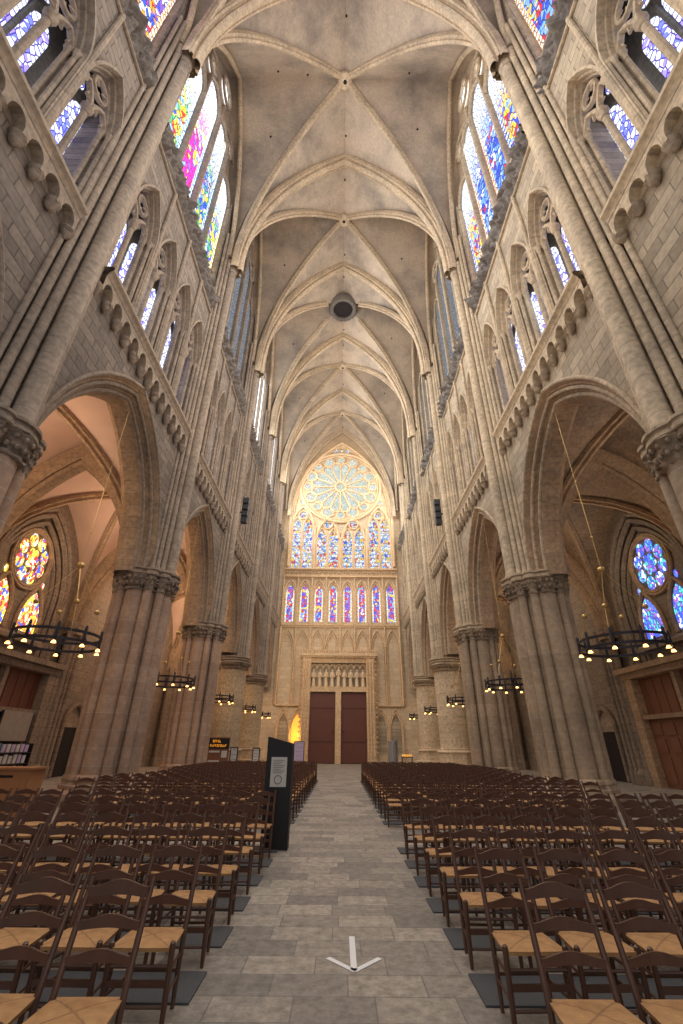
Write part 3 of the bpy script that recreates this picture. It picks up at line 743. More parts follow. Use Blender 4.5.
lx = [-5.85,-4.35,-2.5,-1.0,.82,2.35,4.2,5.7]
for i, cx in enumerate(lx):
    outer = i in (0,1,6,7)
    wp(lancet_pts(cx, .58, 21.3, 26.9 if outer else 25.2, 1.3), G['wl'], 'lancet_pane')
RC = (-.15, 33.2)
for k in range(16):
    an = 2*PI*(k+.5)/16; P = []
    for (r, w_) in ((.95,.07),(1.8,.2),(2.7,.42),(3.3,.46),(3.65,.3)):
        P.append((r, w_))
    pts = [(r, -w_) for r, w_ in P] + [(3.75, 0)] + [(r, w_) for r, w_ in reversed(P)]
    wp([(RC[0]+r*math.cos(an)-w_*math.sin(an), RC[1]+r*math.sin(an)+w_*math.cos(an)) for r, w_ in pts], G['wr'], 'petal_pane')
for k in range(8):
    an = 2*PI*(k+.5)/8
    wp(circ(RC[0]+4.35*math.cos(an), RC[1]+4.35*math.sin(an), .62, 16), G['wr'], 'roundel_pane')
    an = 2*PI*k/8
    wp(circ(RC[0]+4.45*math.cos(an), RC[1]+4.45*math.sin(an), .45, 14), G['wr'], 'roundel_pane')
wp(circ(RC[0], RC[1], .5, 14), G['wr'], 'centre_pane')
for cx, cz, r in ((-5.1,28.75,.5),(4.95,28.75,.5),(-1.7,27.3,.5),(1.55,27.3,.5),(-5.3,30.7,.3),(5.2,30.7,.3),(-.05,26.9,.22)):
    wp(circ(cx, cz, r, 14), G['wr'] if r != .5 else G['wl'], 'roundel_pane')
for dx, h in ((-.85,.35),(0,.75),(.85,.35),(-1.7,.2),(1.7,.2)):
    wp([(RC[0]+dx-.22, 38.95-abs(dx)*.35),(RC[0]+dx, 39.1+h*1.2-abs(dx)*.25),(RC[0]+dx+.22, 38.95-abs(dx)*.35)] if abs(dx) > 1 else lancet_pts(RC[0]+dx+.15, .2, 38.9-abs(dx)*.2, 39.3+h*.5-abs(dx)*.2, .4), G['wl'], 'top_pane')
mb = MB()
for cx in lx: xz_tube(mb, lancet_pts(cx, .68, 21.1, (26.9 if abs(cx) > 3 else 25.2), 1.6), .11, .12)
for cx in (-5.1,-1.75,1.58,4.95):
    z0 = 26.9 if abs(cx) > 3 else 25.2
    xz_tube(mb, [(cx+t, z0+z) for t, z in arc(1.45, 3.1, 8)], .15, .18)
    xz_tube(mb, circ(cx, 28.75 if abs(cx) > 3 else 27.3, .6, 16), .1, .14, closed=True)
for cx in (-6.6,-3.45,-.08,3.3,6.45):
    mb.tube([(cx, Y-.2, 21.0),(cx, Y-.2, 26.9 if abs(cx) > 1 else 25.4)], .17, 8)
for cx, cz, r in ((-5.3,30.7,.4),(5.2,30.7,.4)): xz_tube(mb, circ(cx, cz, r, 14), .08, .12, closed=True)
rel(mb, (0,Y,21)).build('lancet_tracery', WT, gw)
mb = MB()
xz_tube(mb, circ(*RC, 5.5, 48), .2, .2, 8, True); xz_tube(mb, circ(*RC, 5.15, 48), .1, .14, 6, True)
xz_tube(mb, circ(*RC, .72, 20), .13, .16, 6, True)
for k in range(16):
    an = 2*PI*k/16
    mb.tube([(RC[0]+.7*math.cos(an), Y-.16, RC[1]+.7*math.sin(an)),(RC[0]+3.4*math.cos(an), Y-.16, RC[1]+3.4*math.sin(an))], .1, 6)
    a2 = 2*PI*(k+.5)/16; q = arc(.66, .75, 5)
    xz_tube(mb, [(RC[0]+(3.3+z)*math.cos(a2)-t*math.sin(a2), RC[1]+(3.3+z)*math.sin(a2)+t*math.cos(a2)) for t, z in q], .09, .16)
for k in range(8):
    an = 2*PI*(k+.5)/8; xz_tube(mb, circ(RC[0]+4.35*math.cos(an), RC[1]+4.35*math.sin(an), .76, 18), .1, .16, 6, True)
    for j in range(4):
        b_ = an+PI/4+j*PI/2; c_ = (RC[0]+4.35*math.cos(an), RC[1]+4.35*math.sin(an))
        mb.tube([(c_[0]+.7*math.cos(b_), Y-.12, c_[1]+.7*math.sin(b_)),(c_[0]+.35*math.cos(b_), Y-.12, c_[1]+.35*math.sin(b_))], .05, 5)
    an = 2*PI*k/8; xz_tube(mb, circ(RC[0]+4.45*math.cos(an), RC[1]+4.45*math.sin(an), .56, 16), .09, .16, 6, True)
rel(mb, (0,Y,21)).build('rose_tracery', WT, gw)
mb = MB()
for hwid, r, d in ((6.7,.2,.3),(6.4,.12,.18)):
    P = [(t, 28.4+z) for t, z in arc(hwid, 12.2-(6.7-hwid)*1.2, 16, stilt=7)]
    xz_tube(mb, P, r, d, 8)
rel(mb, (0,Y,21)).build('window_arch', WT, gw)
# frieze and row of eight lancets
mb = MB()
for z0, z1, d in ((20.95,21.15,.45),(20.0,20.15,.4),(20.15,20.95,.15),(14.05,14.2,.3),(13.85,14.05,.2),(5.4,5.55,.25)):
    if z1 < 6:
        mb.box(-7, -4.1, Y-d, Y, z0, z1); mb.box(4.1, 7, Y-d, Y, z0, z1)
    else: mb.box(-7, 7, Y-d, Y, z0, z1)
mb.build('string_course', WT, west, smooth=False)
mb = MB()
for k in range(46):
    x = -6.75+.3*k; mb.ball((x, Y-.2, 20.55+.1*(k % 2)), .13, 8)
mb.build('foliage_band', M['wallR'], west)
w2 = struct(empty('window_%d' % (wn[0]+1), (0, Y, 14))); wn[0] += 1
bx = [-6.15+1.74*i for i in range(8)]
for cx in bx:
    MB().poly([(a, -.05, z-14) for a, z in lancet_pts(cx, .5, 14.5, 17.9, 1.1)]).build('pane', G['wl2'], w2, smooth=False)
mb = MB()
for cx in bx:
    xz_tube(mb, lancet_pts(cx, .6, 14.2, 17.9, 1.4), .1, .14)
    xz_tube(mb, lancet_pts(cx, .76, 14.2, 17.9, 1.75), .1, .24)
for i in range(9):
    mb.tube([(bx[0]-.87+1.74*i, Y-.25, 14.2),(bx[0]-.87+1.74*i, Y-.25, 20.0)], .1, 8)
rel(mb, (0,Y,14)).build('lancet_tracery', WT, w2)
# blind arcade under the row
mb = MB()
for i, cx in enumerate(bx):
    xz_tube(mb, [(cx+t, 11.6+z) for t, z in arc(.78, 2.0, 7)], .09, .14)
    xz_tube(mb, [(cx+t, 11.6+z) for t, z in arc(.6, 1.5, 7)], .06, .08)
for i in range(9):
    xx = bx[0]-.87+1.74*i; z0 = 5.5 if i in (0,1,7,8) else 11.0
    if i in (0,2,4,6,8) or True:
        mb.tube([(xx, Y-.2, z0),(xx, Y-.2, 13.9)], .13 if i % 2 == 0 else .08, 8)
        mb.tube([(xx-.2, Y-.12, z0),(xx-.2, Y-.12, 11.7)], .06, 6); mb.tube([(xx+.2, Y-.12, z0),(xx+.2, Y-.12, 11.7)], .06, 6)
mb.build('blind_arcade', WT, west)
# low niches
for i, cx in enumerate((-6.05,-4.55,4.45,6.0)):
    mb = MB(); mb.poly([(a, Y-.02, z) for a, z in lancet_pts(cx, .55, .8, 3.2, 1.4)]).build('niche', M['glowamber'] if i == 1 else M['wallR'], west, smooth=False)  # second niche glows by itself: yellow lamp light put into its surface
    mb = MB(); xz_tube(mb, lancet_pts(cx, .62, .6, 3.2, 1.6), .09, .1); xz_tube(mb, [(cx+t, 3.2+z) for t, z in arc(.76, 1.95, 7)], .07, .16)
    mb.tube([(cx-.72, Y-.2, .5),(cx-.72, Y-.2, 3.2)], .08, 8); mb.tube([(cx+.72, Y-.2, .5),(cx+.72, Y-.2, 3.2)], .08, 8)
    mb.build('niche_arch', WT, west)
# portal
por = struct(empty('trim_1', (0, Y, 0)))
def pb(x0,x1,y0,y1,z0,z1,name='portal_stone',m=None): 
    MB().box(x0,x1,y0,y1,z0,z1).build(name, m or WT, por, smooth=False)
PX = -.18
pb(PX-4.0,PX-3.05,-.75,0,0,10.4,'portal_jamb'); pb(PX+3.05,PX+4.0,-.75,0,0,10.4,'portal_jamb')
pb(PX-4.3,PX+4.3,-.95,0,10.5,10.85,'cornice'); pb(PX-4.15,PX+4.15,-.85,0,10.35,10.5,'cornice')
pb(PX-3.05,PX+3.05,-.6,0,6.8,7.3,'lintel'); pb(PX-.3,PX+.3,-.65,0,0,6.85,'trumeau'); pb(PX-3.05,PX+3.05,-.6,0,9.8,10.4,'lintel')
mb = MB()
for sg in (-1, 1):
    for dx in (3.18, 3.5, 3.82): mb.tube([(PX+sg*dx, -.8, .6),(PX+sg*dx, -.8, 9.9)], .1, 8)
    for j in range(20): mb.ball((PX+sg*4.1, -.6, 1.0+j*.47), .13, 6)
mb.build('jamb_colonnette', WT, por)
mb = MB()
for j in range(26): mb.ball((PX-4.15+j*.332, -.9, 11.0), .14, 6, 1.5)
for j in range(17): mb.ball((PX-4.1+j*.51, -.85, 10.35), .1, 6)
mb.build('cresting', WT, por)
MB().box(PX-3.05,PX+3.05,-.12,0,7.3,9.8).build('tympanum_panel', M['wallR'], por, smooth=False)
mb = MB()
for i in range(9):
    xx = PX-2.72+.68*i; mb.tube([(xx+t, -.45, 9.2+z) for t, z in arc(.3, .45, 5)], .05, 6)
mb.build('canopy_arches', WT, por)
for i in range(9):
    xx = PX-2.72+.68*i; h = 2.15 if i == 4 else 1.8
    st = empty('carved_figure', (xx, Y-.4, 7.3))
    tag(st, 'cream relief figure above the west doors, %s from left%s' % (ordn[i], ', haloed' if i == 4 else ''), 'statue', 'relief figures over the west portal')
    mb = MB(); sw = .03*math.sin(i*2.1)
    prof = [(.20,0),(.22,.08),(.19,.3),(.17,h*.45),(.16,h*.55),(.2,h*.7),(.22,h*.78),(.12,h*.84),(.06,h*.86)]
    mb.lathe(0, 0, prof, 14, .06, 7)
    mb.build('robed_body', M['statue'], st, ang=60)
    mb = MB(); mb.ball((sw, -.03, h*.92), .105, 10, 1.25); mb.build('head', M['statue'], st)
    mb = MB()
    for sg in (-1, 1): mb.tube([(sg*.2, -.02, h*.74),(sg*.24, -.1, h*.55),(sg*.05, -.24, h*.56+.04*(i % 3))], [.07,.06,.04], 6)
    mb.build('arm', M['statue'], st)
    if i == 4:
        mb = MB(); mb.tube([(.26*math.cos(2*PI*k/16), .08, h*.92+.26*math.sin(2*PI*k/16)) for k in range(16)], .035, 6, closed=True)
        mb.build('halo', M['wallL'], st)
for i, (x0, x1) in enumerate(((PX-3.05, PX-.3), (PX+.3, PX+3.05))):
    d = struct(empty('door_%d' % (i+1), ((x0+x1)/2, Y-.3, 0)))
    w_ = (x1-x0)/2
    MB().box(-w_, w_, 0, .1, .02, 6.8).build('leaf', M['door'], d, smooth=False)
    mb = MB()
    for z0 in (.05, 2.0, 5.2, 6.6): mb.box(-w_, w_, -.06, 0, z0, z0+.12)
    mb.build('rail', M['door'], d, smooth=False)
    mb = MB()
    for j in range(5): xx = -w_+(j+.5)*2*w_/5; mb.box(xx-.02, xx+.02, -.02, 0, .1, 6.7)
    mb.box(-w_, -w_+.12, -.05, 0, 0, 6.8); mb.box(w_-.12, w_, -.05, 0, 0, 6.8)
    mb.build('plank_ridge', M['door'], d, smooth=False)
    mb = MB(); hx_ = (w_-.3)*(-1 if i else 1); mb.tube([(hx_+.08*math.cos(2*PI*k/12), -.09, 2.9+.08*math.sin(2*PI*k/12)) for k in range(12)], .018, 5, closed=True)
    mb.build('ring_handle', M['iron'], d)

# side wall of the westmost half bay closes against wall_back; small notice things at the west end
def board(name, label, cat, x, y, z0, z1, w, m, rz=0, frame=None, lines=6, legs=True):
    r = empty(name, (x, y, 0)); r.rotation_euler.z = rz; tag(r, label, cat)
    MB().box(-w/2, w/2, -.02, .02, z0, z1).build('panel', m, r, smooth=False)
    fm = frame or M['iron']
    mb = MB()
    for sg in (-1, 1): mb.box(sg*w/2-.03, sg*w/2+.03, -.035, .035, 0, z1+.03)
    mb.box(-w/2, w/2, -.035, .035, z1, z1+.05); mb.box(-w/2, w/2, -.035, .035, z0-.05, z0)
    mb.box(-w/2-.03, -w/2+.03, -.25, .25, 0, .05); mb.box(w/2-.03, w/2+.03, -.25, .25, 0, .05)
    mb.build('frame', fm, r, smooth=False)
    if lines:
        mb = MB(); rnd = random.Random(len(label))
        for i in range(lines):
            zz_ = z1-.1-(z1-z0-.2)*i/max(1, lines-1); ww_ = w*(.5+.3*rnd.random())
            mb.box(-ww_/2, ww_/2, -.024, -.021, zz_-.012, zz_+.012)
        mb.build('printed_lines', M['ink'], r, smooth=False)
    return r
board('notice_board', 'lilac poster board standing left of the west doors', 'sign', -3.9, 47.5, .3, 1.95, .95, M['lilac'], lines=5)
board('framed_notice', 'small white notice in a dark frame on a stand, by the fourth left pier', 'sign', -5.3, 31.5, .75, 1.45, .42, M['paper'], frame=M['black'], lines=4)
board('paper_notice', 'tall white paper notice on stand right of the orange lettered board', 'sign', -6.35, 29.8, .3, 1.5, .42, M['paper'], lines=5)
# orange lettered information board
r = empty('information_board', (-7.15, 29.2, 0)); tag(r, 'dark information board with orange heading lettering and pinned papers', 'sign')
MB().box(-.62, .62, -.04, .04, 0, 2.05).build('board', M['brownwood'], r, smooth=False)
MB().box(-.6, .6, -.06, -.04, 1.45, 2.0).build('heading_panel', M['black'], r, smooth=False)
mb = MB(); rnd = random.Random(3)
for (z, x0, x1, h) in ((1.78, -.38, .12, .13), (1.55, -.52, .48, .13)):
    x = x0; mb = MB()
    while x < x1:
        k = rnd.randrange(3); w_ = .07
        mb.box(x, x+.018, -.066, -.06, z, z+h)
        if k != 1: mb.box(x, x+w_, -.066, -.06, z+h-.02, z+h)
        if k != 2: mb.box(x, x+w_, -.066, -.06, z, z+.02)
        if k == 0: mb.box(x+w_-.018, x+w_, -.066, -.06, z, z+h)
        else: mb.box(x, x+w_*.8, -.066, -.06, z+h/2-.01, z+h/2+.01)
        x += .1
    mb.build('lettering', M['orange'], r, smooth=False)
for (x0, x1, z0, z1) in ((-.55,.08,1.25,1.35),(.2,.52,1.0,1.35),(-.55,.1,.78,.86),(.25,.52,.5,.72),(-.5,.2,.4,.48)):
    MB().box(x0, x1, -.055, -.04, z0, z1).build('paper', M['paper'], r, smooth=False)
# grey metal cylinder kiosk, right of the portal
r = empty('metal_cylinder', (5.05, 46.5, 0)); tag(r, 'grey brushed metal cylinder standing right of the west doors', 'kiosk')
mb = MB(); mb.lathe(0, 0, [(.5,0),(.5,.12),(.46,.15),(.46,1.95),(.5,1.98),(.5,2.08),(.1,2.1)], 28); mb.build('drum', M['steel'], r)
mb = MB(); mb.box(-.03,.03,-.49,-.45,.3,1.8); mb.build('seam', M['ink'], r, smooth=False)
r = empty('candle_stand', (6.1, 44.8, 0)); tag(r, 'low stand of glowing orange candles beside the fifth right pier', 'candle stand')
mb = MB(); mb.box(-.5,.5,-.25,.25,.75,.82)
for a in (-.45,.45):
    for c in (-.2,.2): mb.tube([(a,c,0),(a,c,.76)], .025, 6)
mb.build('table_frame', M['iron'], r)
for i in range(9):
    mb = MB(); mb.lathe(-.42+i*.105, -.08+.12*(i % 2), [(.03,.82),(.03,.98),(.015,1.0)], 8); mb.build('candle', M['glowamber'], r)

# ------------------------------------------------------------------ black totem by the aisle
r = empty('display_totem', (-1.19, 9.9, 0)); tag(r, 'tall black slanted-top display totem with a grey printed notice beside the aisle', 'sign')
mb = MB()
mb.prism([(-.25,-.05,0),(.25,-.05,0),(.25,-.05,1.72),(-.25,-.05,1.84)], (0,.3,-.0)); mb.build('body', M['black'], r, smooth=False)
MB().box(-.15,.16,-.06,-.05,.98,1.48).build('notice', M['paper'], r, smooth=False)
mb = MB()
for i in range(8): mb.box(-.11, .12-.04*(i % 3), -.064, -.06, 1.42-.03*i, 1.43-.03*i)
mb.tube([(.0+.07*math.cos(2*PI*k/14), -.063, 1.1+.07*math.sin(2*PI*k/14)) for k in range(14)], .008, 4, closed=True)
mb.build('printed_lines', M['ink'], r, smooth=False)

# ------------------------------------------------------------------ left aisle fittings
def stone_portal(s, label, m_up, m_low):
    r = empty('stone_portal', (s*(AX-.02), 21.4, 0)); tag(r, label, 'portal')
    mat_ = M['aisleL'] if s < 0 else M['arch']
    f = lambda y0, y1, z0, z1, d=.5, name='surround', m=None: MB().box(0, -s*d, y0, y1, z0, z1).build(name, m or mat_, r, smooth=False)
    f(3.0,3.6,0,5.2,.55,'jamb'); f(-3.6,-3.0,0,5.2,.55,'jamb'); f(-3.9,3.9,5.2,5.45,.8,'cornice'); f(-3.75,3.75,4.9,5.2,.6,'architrave')
    f(-.12,.12,3.1,4.9,.4,'mullion'); f(-3.0,3.0,2.95,3.15,.45,'transom')
    for a, b in ((-3.0,-.12),(.12,3.0)): f(a,b,3.15,4.9,.12,'upper_panel', m_up)
    mb = MB()
    for j in range(9):
        y = -2.7+j*.66; mb.box(-s*.12, -s*.15, y-.02, y+.02, 3.2, 4.85)
    mb.build('panel_ridge', m_up, r, smooth=False)
    return r, f
r, f = stone_portal(-1, 'stone framed doorway with dark timber panels under the amber aisle window', M['door'], M['door'])
f(-3.0,3.0,0,2.95,.1,'lower_panel', M['dark'])
r, f = stone_portal(1, 'stone framed doorway with brown panelled doors under the blue aisle window', M['brownwood'], M['brownwood'])
for a, b in ((-3.0,-.05),(.05,3.0)):
    f(a,b,0,2.95,.2,'door_leaf', M['brownwood'])
for a in (-2.8,-1.8,-.95,.2,1.15,2.1):
    for z0, z1 in ((.2,1.3),(1.5,2.1),(2.25,2.8)):
        f(a+.05,a+.75,z0,z1,.24,'door_panel', M['brownwood'])
# notice boards below on the left
for (y, z0, z1, w_, nm, lb, mt) in ((22.9,1.75,3.0,2.2,'exhibition_board','pale exhibition board leaning under the dark timber panels, left aisle','paper'),):
    r = empty(nm, (-15.4, y, 0)); tag(r, lb, 'board')
    MB().box(-.03,.03,-w_/2,w_/2,z0,z1).build('panel', M['board'], r, smooth=False)
    mb = MB()
    for a in (-w_/2, w_/2): mb.box(-.04,.04,a-.04,a+.04,0,z1)
    mb.build('post', M['iron'], r, smooth=False)
rk = empty('leaflet_rack', (-15.0, 22.5, 0)); tag(rk, 'leaflet rack with white and blue printed sheets behind the oak desk', 'rack')
mb = MB()
for z in (.35,.8,1.25): mb.box(-.2,.2,-1.8,1.3,z,z+.04)
for a in (-1.8,1.3): mb.box(-.2,.2,a-.03,a+.03,0,1.65)
mb.build('shelf', M['iron'], rk, smooth=False)
rnd = random.Random(5)
for z in (.4,.85,1.3):
    for j in range(9):
        y = -1.6+j*.32
        MB().box(.1,.14,y-.11,y+.11,z,z+.3+.06*rnd.random()).build('leaflet', rnd.choice([M['paper'],M['paper'],M['lilac'],M['bluebag']]), rk, smooth=False)
r = empty('oak_desk', (-8.95, 13.9, 0)); tag(r, 'orange-brown oak reception desk at far left before the side aisle', 'desk')
MB().box(-.75,.65,-.3,-.24,0,1.05).build('front_panel', M['oak'], r, smooth=False)
MB().box(-.82,.72,-.36,.4,1.05,1.1).build('desk_top', M['oak'], r, smooth=False)
for a in (-.75,.61): MB().box(a,a+.04,-.24,.35,0,1.05).build('side_panel', M['oak'], r, smooth=False)
mb = MB(); mb.box(-.35,.2,-.31,-.3,.86,.92); mb.box(-.5,.3,-.31,-.3,.2,.27); mb.build('dark_slot', M['dark'], r, smooth=False)
# small doorways in both aisles
for s in (-1, 1):
    d = struct(empty('door_%d' % (3 if s < 0 else 4), (s*(AX-.05), 28.6, 0)))
    MB().box(0, -s*.05, -.85, .85, 0, 2.5).build('leaf', M['dark'], d, smooth=False)
    mb = MB(); mb.tube([(-s*.1, t, 2.45+z) for t, z in arc(1.0, 1.3, 8, stilt=2.4)], .14, 8); mb.build('surround', M['aisleL'] if s < 0 else M['aisleR'], d)
    mb = MB(); mb.poly([(-s*.03, t, 2.5+z) for t, z in arc(.9, 1.1, 8)]); mb.build('tympanum', M['trimL'], d, smooth=False)

# ------------------------------------------------------------------ chandeliers
def chandelier(root):
    R = 1.12; zr = 4.25; zh = 6.5
    mb = MB(); mb.tube([(0,0,12.75),(0,0,zh+.1)], .010, 6); mb.build('chain', M['brass'], root)
    mb = MB(); mb.ball((0,0,zh), .11, 12); mb.ball((0,0,7.6), .04, 8); mb.build('hub', M['brass'], root)
    for z in (zr+.12, zr-.12):
        mb = MB(); n = 40
        vs = []
        for k in range(n):
            a = 2*PI*k/n
            for r, dz in ((R,-.035),(R,.035),(R-.03,.035),(R-.03,-.035)): vs.append((r*math.cos(a), r*math.sin(a), z+dz))
        fs = [(k*4+i, k*4+(i+1)%4, ((k+1)%n)*4+(i+1)%4, ((k+1)%n)*4+i) for k in range(n) for i in range(4)]
        mb.add(vs, fs).build('ring_band', M['iron'], root)
    for k in range(4):
        a = PI/4+PI*k/2; x, y = R*math.cos(a), R*math.sin(a)
        mb = MB(); mb.tube([(0,0,zh),(x*.72,y*.72,zr+.95),(x,y,zr+.1)], .009, 5); mb.build('hanger', M['brass'], root)
        mb = MB(); mb.ball((x*.72,y*.72,zr+.95), .075, 10); mb.build('brass_ball', M['brass'], root)
    for k in range(10):
        a = 2*PI*(k+.3)/10; x, y = R*math.cos(a), R*math.sin(a)
        mb = MB(); mb.lathe(x, y, [(.03,zr-.2),(.04,zr-.16),(.04,zr+.26),(.02,zr+.3)], 8); lp = mb.build('lamp_post', M['iron'], root)
        mb = MB(); mb.lathe(x, y, [(.02,zr-.27),(.065,zr-.265),(.05,zr-.23),(.03,zr-.2)], 10); mb.build('lamp', M['bulb'], lp)
protoc = empty('ring_chandelier'); chandelier(protoc)
def copy_tree(o):
    c = o.copy(); C.objects.link(c)
    for ch in o.children:
        d = ch.copy(); C.objects.link(d); d.parent = c
        for g in ch.children:
            e = g.copy(); C.objects.link(e); e.parent = d
    return c
first = True
for s in (-1, 1):
    for b in range(1, 6):
        o = protoc if first else copy_tree(protoc); first = False
        o.location = (s*(CX+.0), (PY[b]+PY[b+1])/2+.2, 0)
        tag(o, 'black iron ring chandelier with brass balls hanging in the %s arch of the %s arcade' % (['','nearest','second','third','fourth','farthest'][b], side_name(s)), 'chandelier', 'ring chandeliers in the arcade arches')

# ------------------------------------------------------------------ loudspeakers high on the wall shafts
for s in (-1, 1):
    r = empty('line_array_speaker', (s*6.72, 26.55, 15.1)); tag(r, 'black column of stacked loudspeakers high on the %s wall shafts' % side_name(s), 'speaker', 'hanging loudspeakers')
    for i in range(4):
        mb = MB(); z = i*.5; tl = .08
        mb.prism([(-.2,-.22,z),(.2,-.22,z),(.2,-.14,z+.44),(-.2,-.14,z+.44)], (0,.42,0)); mb.build('cabinet', M['speaker'], r, smooth=False)
    MB().box(-.03,.03,.2,.26,0,2.0).box(s*0,s*.5,.2,.26,.9,1.0).build('bracket', M['iron'], r, smooth=False)

# ------------------------------------------------------------------ floor mats, arrow
rowsY = [1.95] + [3.1+1.02*k for k in range(7)] + [12.45+1.0*k for k in range(15)]
for s in (-1, 1):
    for i, y in enumerate(rowsY):
        mb = MB(); mb.box(s*1.1, s*6.9, y+.42, y+.93, 0.0, .012)
        o = mb.build('floor_mat', M['mat'], smooth=False); tag(o, 'long charcoal floor mat under the %s row of chairs, %s block' % (ordn[i], side_name(s)), 'mat', 'floor mats between the chair rows')
        o.location.z = .001
mb = MB(); h = .003
def bar(a, b, w):
    a = Vector((*a, h)); b = Vector((*b, h)); d = (b-a).normalized(); n = Vector((-d.y, d.x, 0))*w/2
    mb.prism([a-n, b-n, b+n, a+n], (0,0,.002))
bar((.14,5.86),(.14,5.12),.055); bar((.15,5.10),(-.09,5.36),.05); bar((.14,5.10),(.38,5.36),.05)
tag(mb.build('floor_arrow', M['tape'], smooth=False), 'white tape arrow on the aisle floor pointing towards the camera', 'arrow')

# ------------------------------------------------------------------ chairs
def slat_mesh(mb, z, y, hw, h, arch_):
    n = 12; F = []; 
    top = [(-hw+2*hw*i/n, z+h/2+arch_*math.cos((i/n-.5)*PI)**2) for i in range(n+1)]
    bot = [(-hw+2*hw*i/n, z-h/2+arch_*.35*math.cos((i/n-.5)*PI)) for i in range(n+1)]
    k = n+1
    def cv(x): return .02*math.cos(x/hw*PI/2)
    for (dy) in (-.008, .008):
        mb.add([(x, y+dy+cv(x), zz) for x, zz in bot]+[(x, y+dy+cv(x), zz) for x, zz in top], [(i,i+1,k+i+1,k+i) if dy < 0 else (i,k+i,k+i+1,i+1) for i in range(n)])
    mb.strip([(x, y-.008+cv(x), zz) for x, zz in top], [(x, y+.008+cv(x), zz) for x, zz in top])
    mb.strip([(x, y+.008+cv(x), zz) for x, zz in bot], [(x, y-.008+cv(x), zz) for x, zz in bot])
backY = lambda z: .17 + max(0, z-.42)**1.15*.42
def chair_parts():
    out = []
    mb = MB(); n = 8; vs = []; fs = []
    for j in range(n+1):
        for i in range(n+1):
            u = i/n*2-1; v = j/n*2-1
            w = .225 - .03*(v+1)/2
            puff = .022*(1-max(abs(u), abs(v))**3) - .010*(1-abs(abs(u)-abs(v)))**4*(max(abs(u), abs(v)) < .98)
            vs.append((u*w, v*.195 - .008*(1-u*u)*(v < 0), .432+puff))
    k = n+1
    for j in range(n):
        for i in range(n): fs.append((j*k+i, j*k+i+1, (j+1)*k+i+1, (j+1)*k+i))
    top = len(vs)
    ring = [(j, 0) for j in range(n+1)]
    per = [(i,0) for i in range(n)] + [(n,j) for j in range(n)] + [(n-i,n) for i in range(n)] + [(0,n-j) for j in range(n)]
    low = []
    for (i, j) in per:
        p = vs[j*k+i]; low.append(len(vs)); vs.append((p[0]*.97, p[1]*.97, .408))
    m = len(per)
    for a in range(m):
        b = (a+1) % m; fs.append((per[a][1]*k+per[a][0], low[a], low[b], per[b][1]*k+per[b][0]))
    fs.append(tuple(reversed(low)))
    mb.add(vs, fs); out.append(('seat', mb, M['rush']))
    for sg in (-1, 1):
        mb = MB(); mb.lathe(sg*.215, -.18, [(.014,0),(.017,.03),(.02,.15),(.02,.4),(.023,.43),(.02,.455),(.008,.465)], 8); out.append(('leg', mb, M['wood']))
        zs_ = [0,.2,.42,.55,.68,.8,.93]
        mb = MB(); mb.tube([(sg*(.185+.012*(z > .4)), backY(z)+.0-(.02 if z == 0 else 0), z) for z in zs_], [.015,.019,.02,.02,.019,.018,.016], 8); out.append(('leg', mb, M['wood']))
    for z, h, a in ((.575,.042,.028),(.715,.045,.030),(.86,.055,.036)):
        mb = MB(); slat_mesh(mb, z, backY(z)-.01, .19, h, a); out.append(('back_slat', mb, M['wood']))
    mb = MB()
    mb.tube([(-.215,-.18,.13),(.215,-.18,.13)], .011, 6); mb.tube([(-.215,-.18,.33),(.215,-.18,.33)], .011, 6)
    mb.box(-.21,.21,-.19,-.17,.225,.262)
    for sg in (-1, 1):
        for z in (.17,.30): mb.tube([(sg*.215,-.18,z),(sg*.185,.165,z)], .010, 6)
    mb.tube([(-.185,.16,.2),(.185,.16,.2)], .011, 6); out.append(('stretcher', mb, M['wood']))
    return out
parts = chair_parts()
proto = empty('rush_chair')
pobjs = [mb.build(nm, mt, proto) for nm, mb, mt in parts]
# joined mesh for distant chairs
def joined(name):
    j = MB(); mi = []
    for nm, mb, mt in parts:
        j.add(mb.v, mb.f); mi += [1 if mt is M['rush'] else 0]*len(mb.f)
    o = j.build(name, M['wood']); o.data.materials.append(M['rush']); o.data.polygons.foreach_set('material_index', mi); return o
far = joined('rush_chair'); farmesh = far.data
spots = []
rnd = random.Random(11)
for ri, y in enumerate(rowsY):
    for s in (-1, 1):
        n = 11 if y < 20 else 11
        for c in range(n):
            if abs(s*(1.39+.505*c)) > 6.0 and any(abs(y+.2-p) < 1.9 for p in PY): continue
            x = s*(1.39 + (.25 if ri == 0 else 0) + .505*c)
            spots.append((ri, s, c, x+rnd.uniform(-.012,.012), y+.2+rnd.uniform(-.03,.03), rnd.uniform(-.04,.04)))
def inview(x, y):
    if y < 2.3 and abs(x) > 2.6: return False
    zc_ = y*.88+.5*-.6; u = 432*abs(x)/max(.3, zc_); return u < 341.5+432*.3/max(.3, zc_)
vis = [p for p in spots if inview(p[3], p[4])]
vis.sort(key=lambda p: p[4]+.3*abs(p[3]))
grp = 'rush-seated wooden chairs in rows across the nave'
def clabel(ri, s, c):
    return 'dark wooden rush-seated chair, %s block, %s row, %s from the aisle' % (side_name(s), ordn[ri], ordn[c])
for i, (ri, s, c, x, y, rz) in enumerate(vis[:300]):
    if i == 0: o = proto
    elif i < 170:
        o = proto.copy(); C.objects.link(o)
        for ch in pobjs:
            d = ch.copy(); C.objects.link(d); d.parent = o
    elif i == 170: o = far
    else: o = far.copy(); C.objects.link(o)
    o.location = (x, y, 0.013 if False else 0); o.rotation_euler = (0,0,rz)
    tag(o, clabel(ri, s, c), 'chair', grp)
rest = vis[300:]
J = farmesh; bv = [v.co.copy() for v in J.vertices]; bf = [tuple(p.vertices) for p in J.polygons]; bm_ = [p.material_index for p in J.polygons]
mb = MB(); mi = []
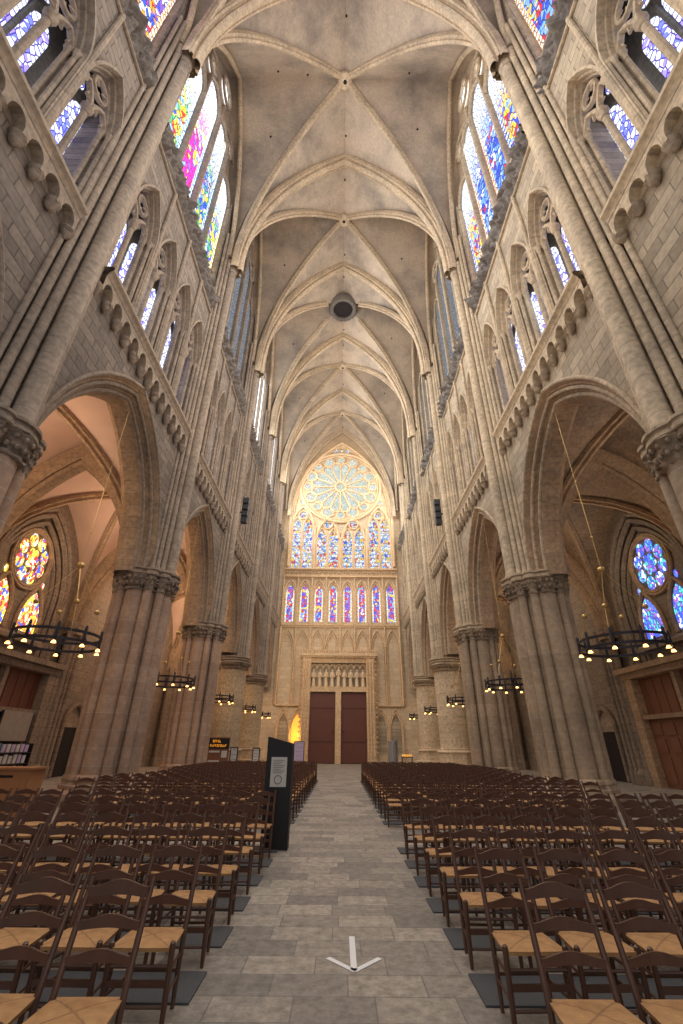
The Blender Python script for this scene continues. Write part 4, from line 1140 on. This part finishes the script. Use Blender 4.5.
for (ri, s, c, x, y, rz) in rest:
    cz, sz = math.cos(rz), math.sin(rz)
    mb.add([(x+v.x*cz-v.y*sz, y+v.x*sz+v.y*cz, v.z) for v in bv], bf); mi += bm_
if rest:
    o = mb.build('distant_chairs', M['wood']); o.data.materials.append(M['rush']); o.data.polygons.foreach_set('material_index', mi)
    o['kind'] = 'stuff'; o['label'] = 'farthest rows of small dark rush-seated chairs near the west end'; o['category'] = 'chairs'

# ------------------------------------------------------------------ lights
def area(loc, rot, sx, sy, e, col):
    l = bpy.data.lights.new('light', 'AREA'); l.shape = 'RECTANGLE'; l.size = sx; l.size_y = sy; l.energy = e; l.color = col
    o = bpy.data.objects.new('window_light', l); C.objects.link(o); o.location = loc; o.rotation_euler = rot; return o
def point(loc, r, e, col):
    l = bpy.data.lights.new('light', 'POINT'); l.shadow_soft_size = r; l.energy = e; l.color = col
    o = bpy.data.objects.new('lamp_and_fill_light', l); C.objects.link(o); o.location = loc; return o
for b in range(6):
    yc = (PY[b]+PY[b+1])/2
    # daylight coming in through each clerestory window, slightly downwards
    area((-6.2, yc, 32), (0, -PI/2+.3, 0), 8, 6, 850, (1,.97,.92))
    area((6.2, yc, 32), (0, PI/2-.3, 0), 8, 6, 520, (1.0,.95,.88))
    for s in (-1, 1):
        point((s*12.3, yc, 10.6), 1.0, (300 if s < 0 else 150) * (1 if b < 3 else 1.6), (1,.70,.46) if s < 0 else (1,.78,.55))  # unseen warm point lights brightening the aisle vaults
        point((s*(WX+.9), yc-1, 18), .3, 22, (.8,.95,1.0))  # unseen cool point lights inside the triforium passage
area((-3.5, 41, 30), (PI/2-.35, 0, -.35), 6, 6, 210, (1,.90,.74))  # unseen warm fill added to brighten the upper west wall
area((-4, 43, 11), (PI/2-.3, 0, -.5), 4, 4, 170, (1,.88,.70))  # unseen warm fill added for the lower west wall
area((0, 12, 27), (0, 0, 0), 9, 24, 1250, (1,.92,.80))  # unseen fill panel added high in the nave, shining down
area((0, 12, 12), (PI, 0, 0), 9, 24, 850, (1,.86,.70))  # unseen up-light added to brighten the near vault
area((0, 36, 12), (PI, 0, 0), 8, 24, 720, (1,.86,.70))  # unseen up-light added to brighten the far vault
point((-4.6, 50.3, 2.6), .15, 40, (1,.55,.12))
w = bpy.data.worlds.new('world'); SC.world = w; w.use_nodes = True
bg = w.node_tree.nodes.get('Background') or w.node_tree.nodes.new('ShaderNodeBackground')
bg.inputs[0].default_value = (.95,.97,1.0,1); bg.inputs[1].default_value = .55

# ------------------------------------------------------------------ camera
F = 432.0; th = math.atan(233/F)
cam = bpy.data.cameras.new('camera'); cam.sensor_fit = 'HORIZONTAL'; cam.sensor_width = 36; cam.lens = F/683*36; cam.clip_end = 300; cam.clip_start = .05
co = bpy.data.objects.new('camera', cam); C.objects.link(co); co.location = (0, 0, 1.7)
from mathutils import Matrix
co.rotation_euler = (Matrix.Rotation(PI/2+th, 3, 'X') @ Matrix.Rotation(.0085, 3, 'Z')).to_euler()
SC.camera = co
SC.view_settings.view_transform = 'Standard'
SC.view_settings.exposure = 0
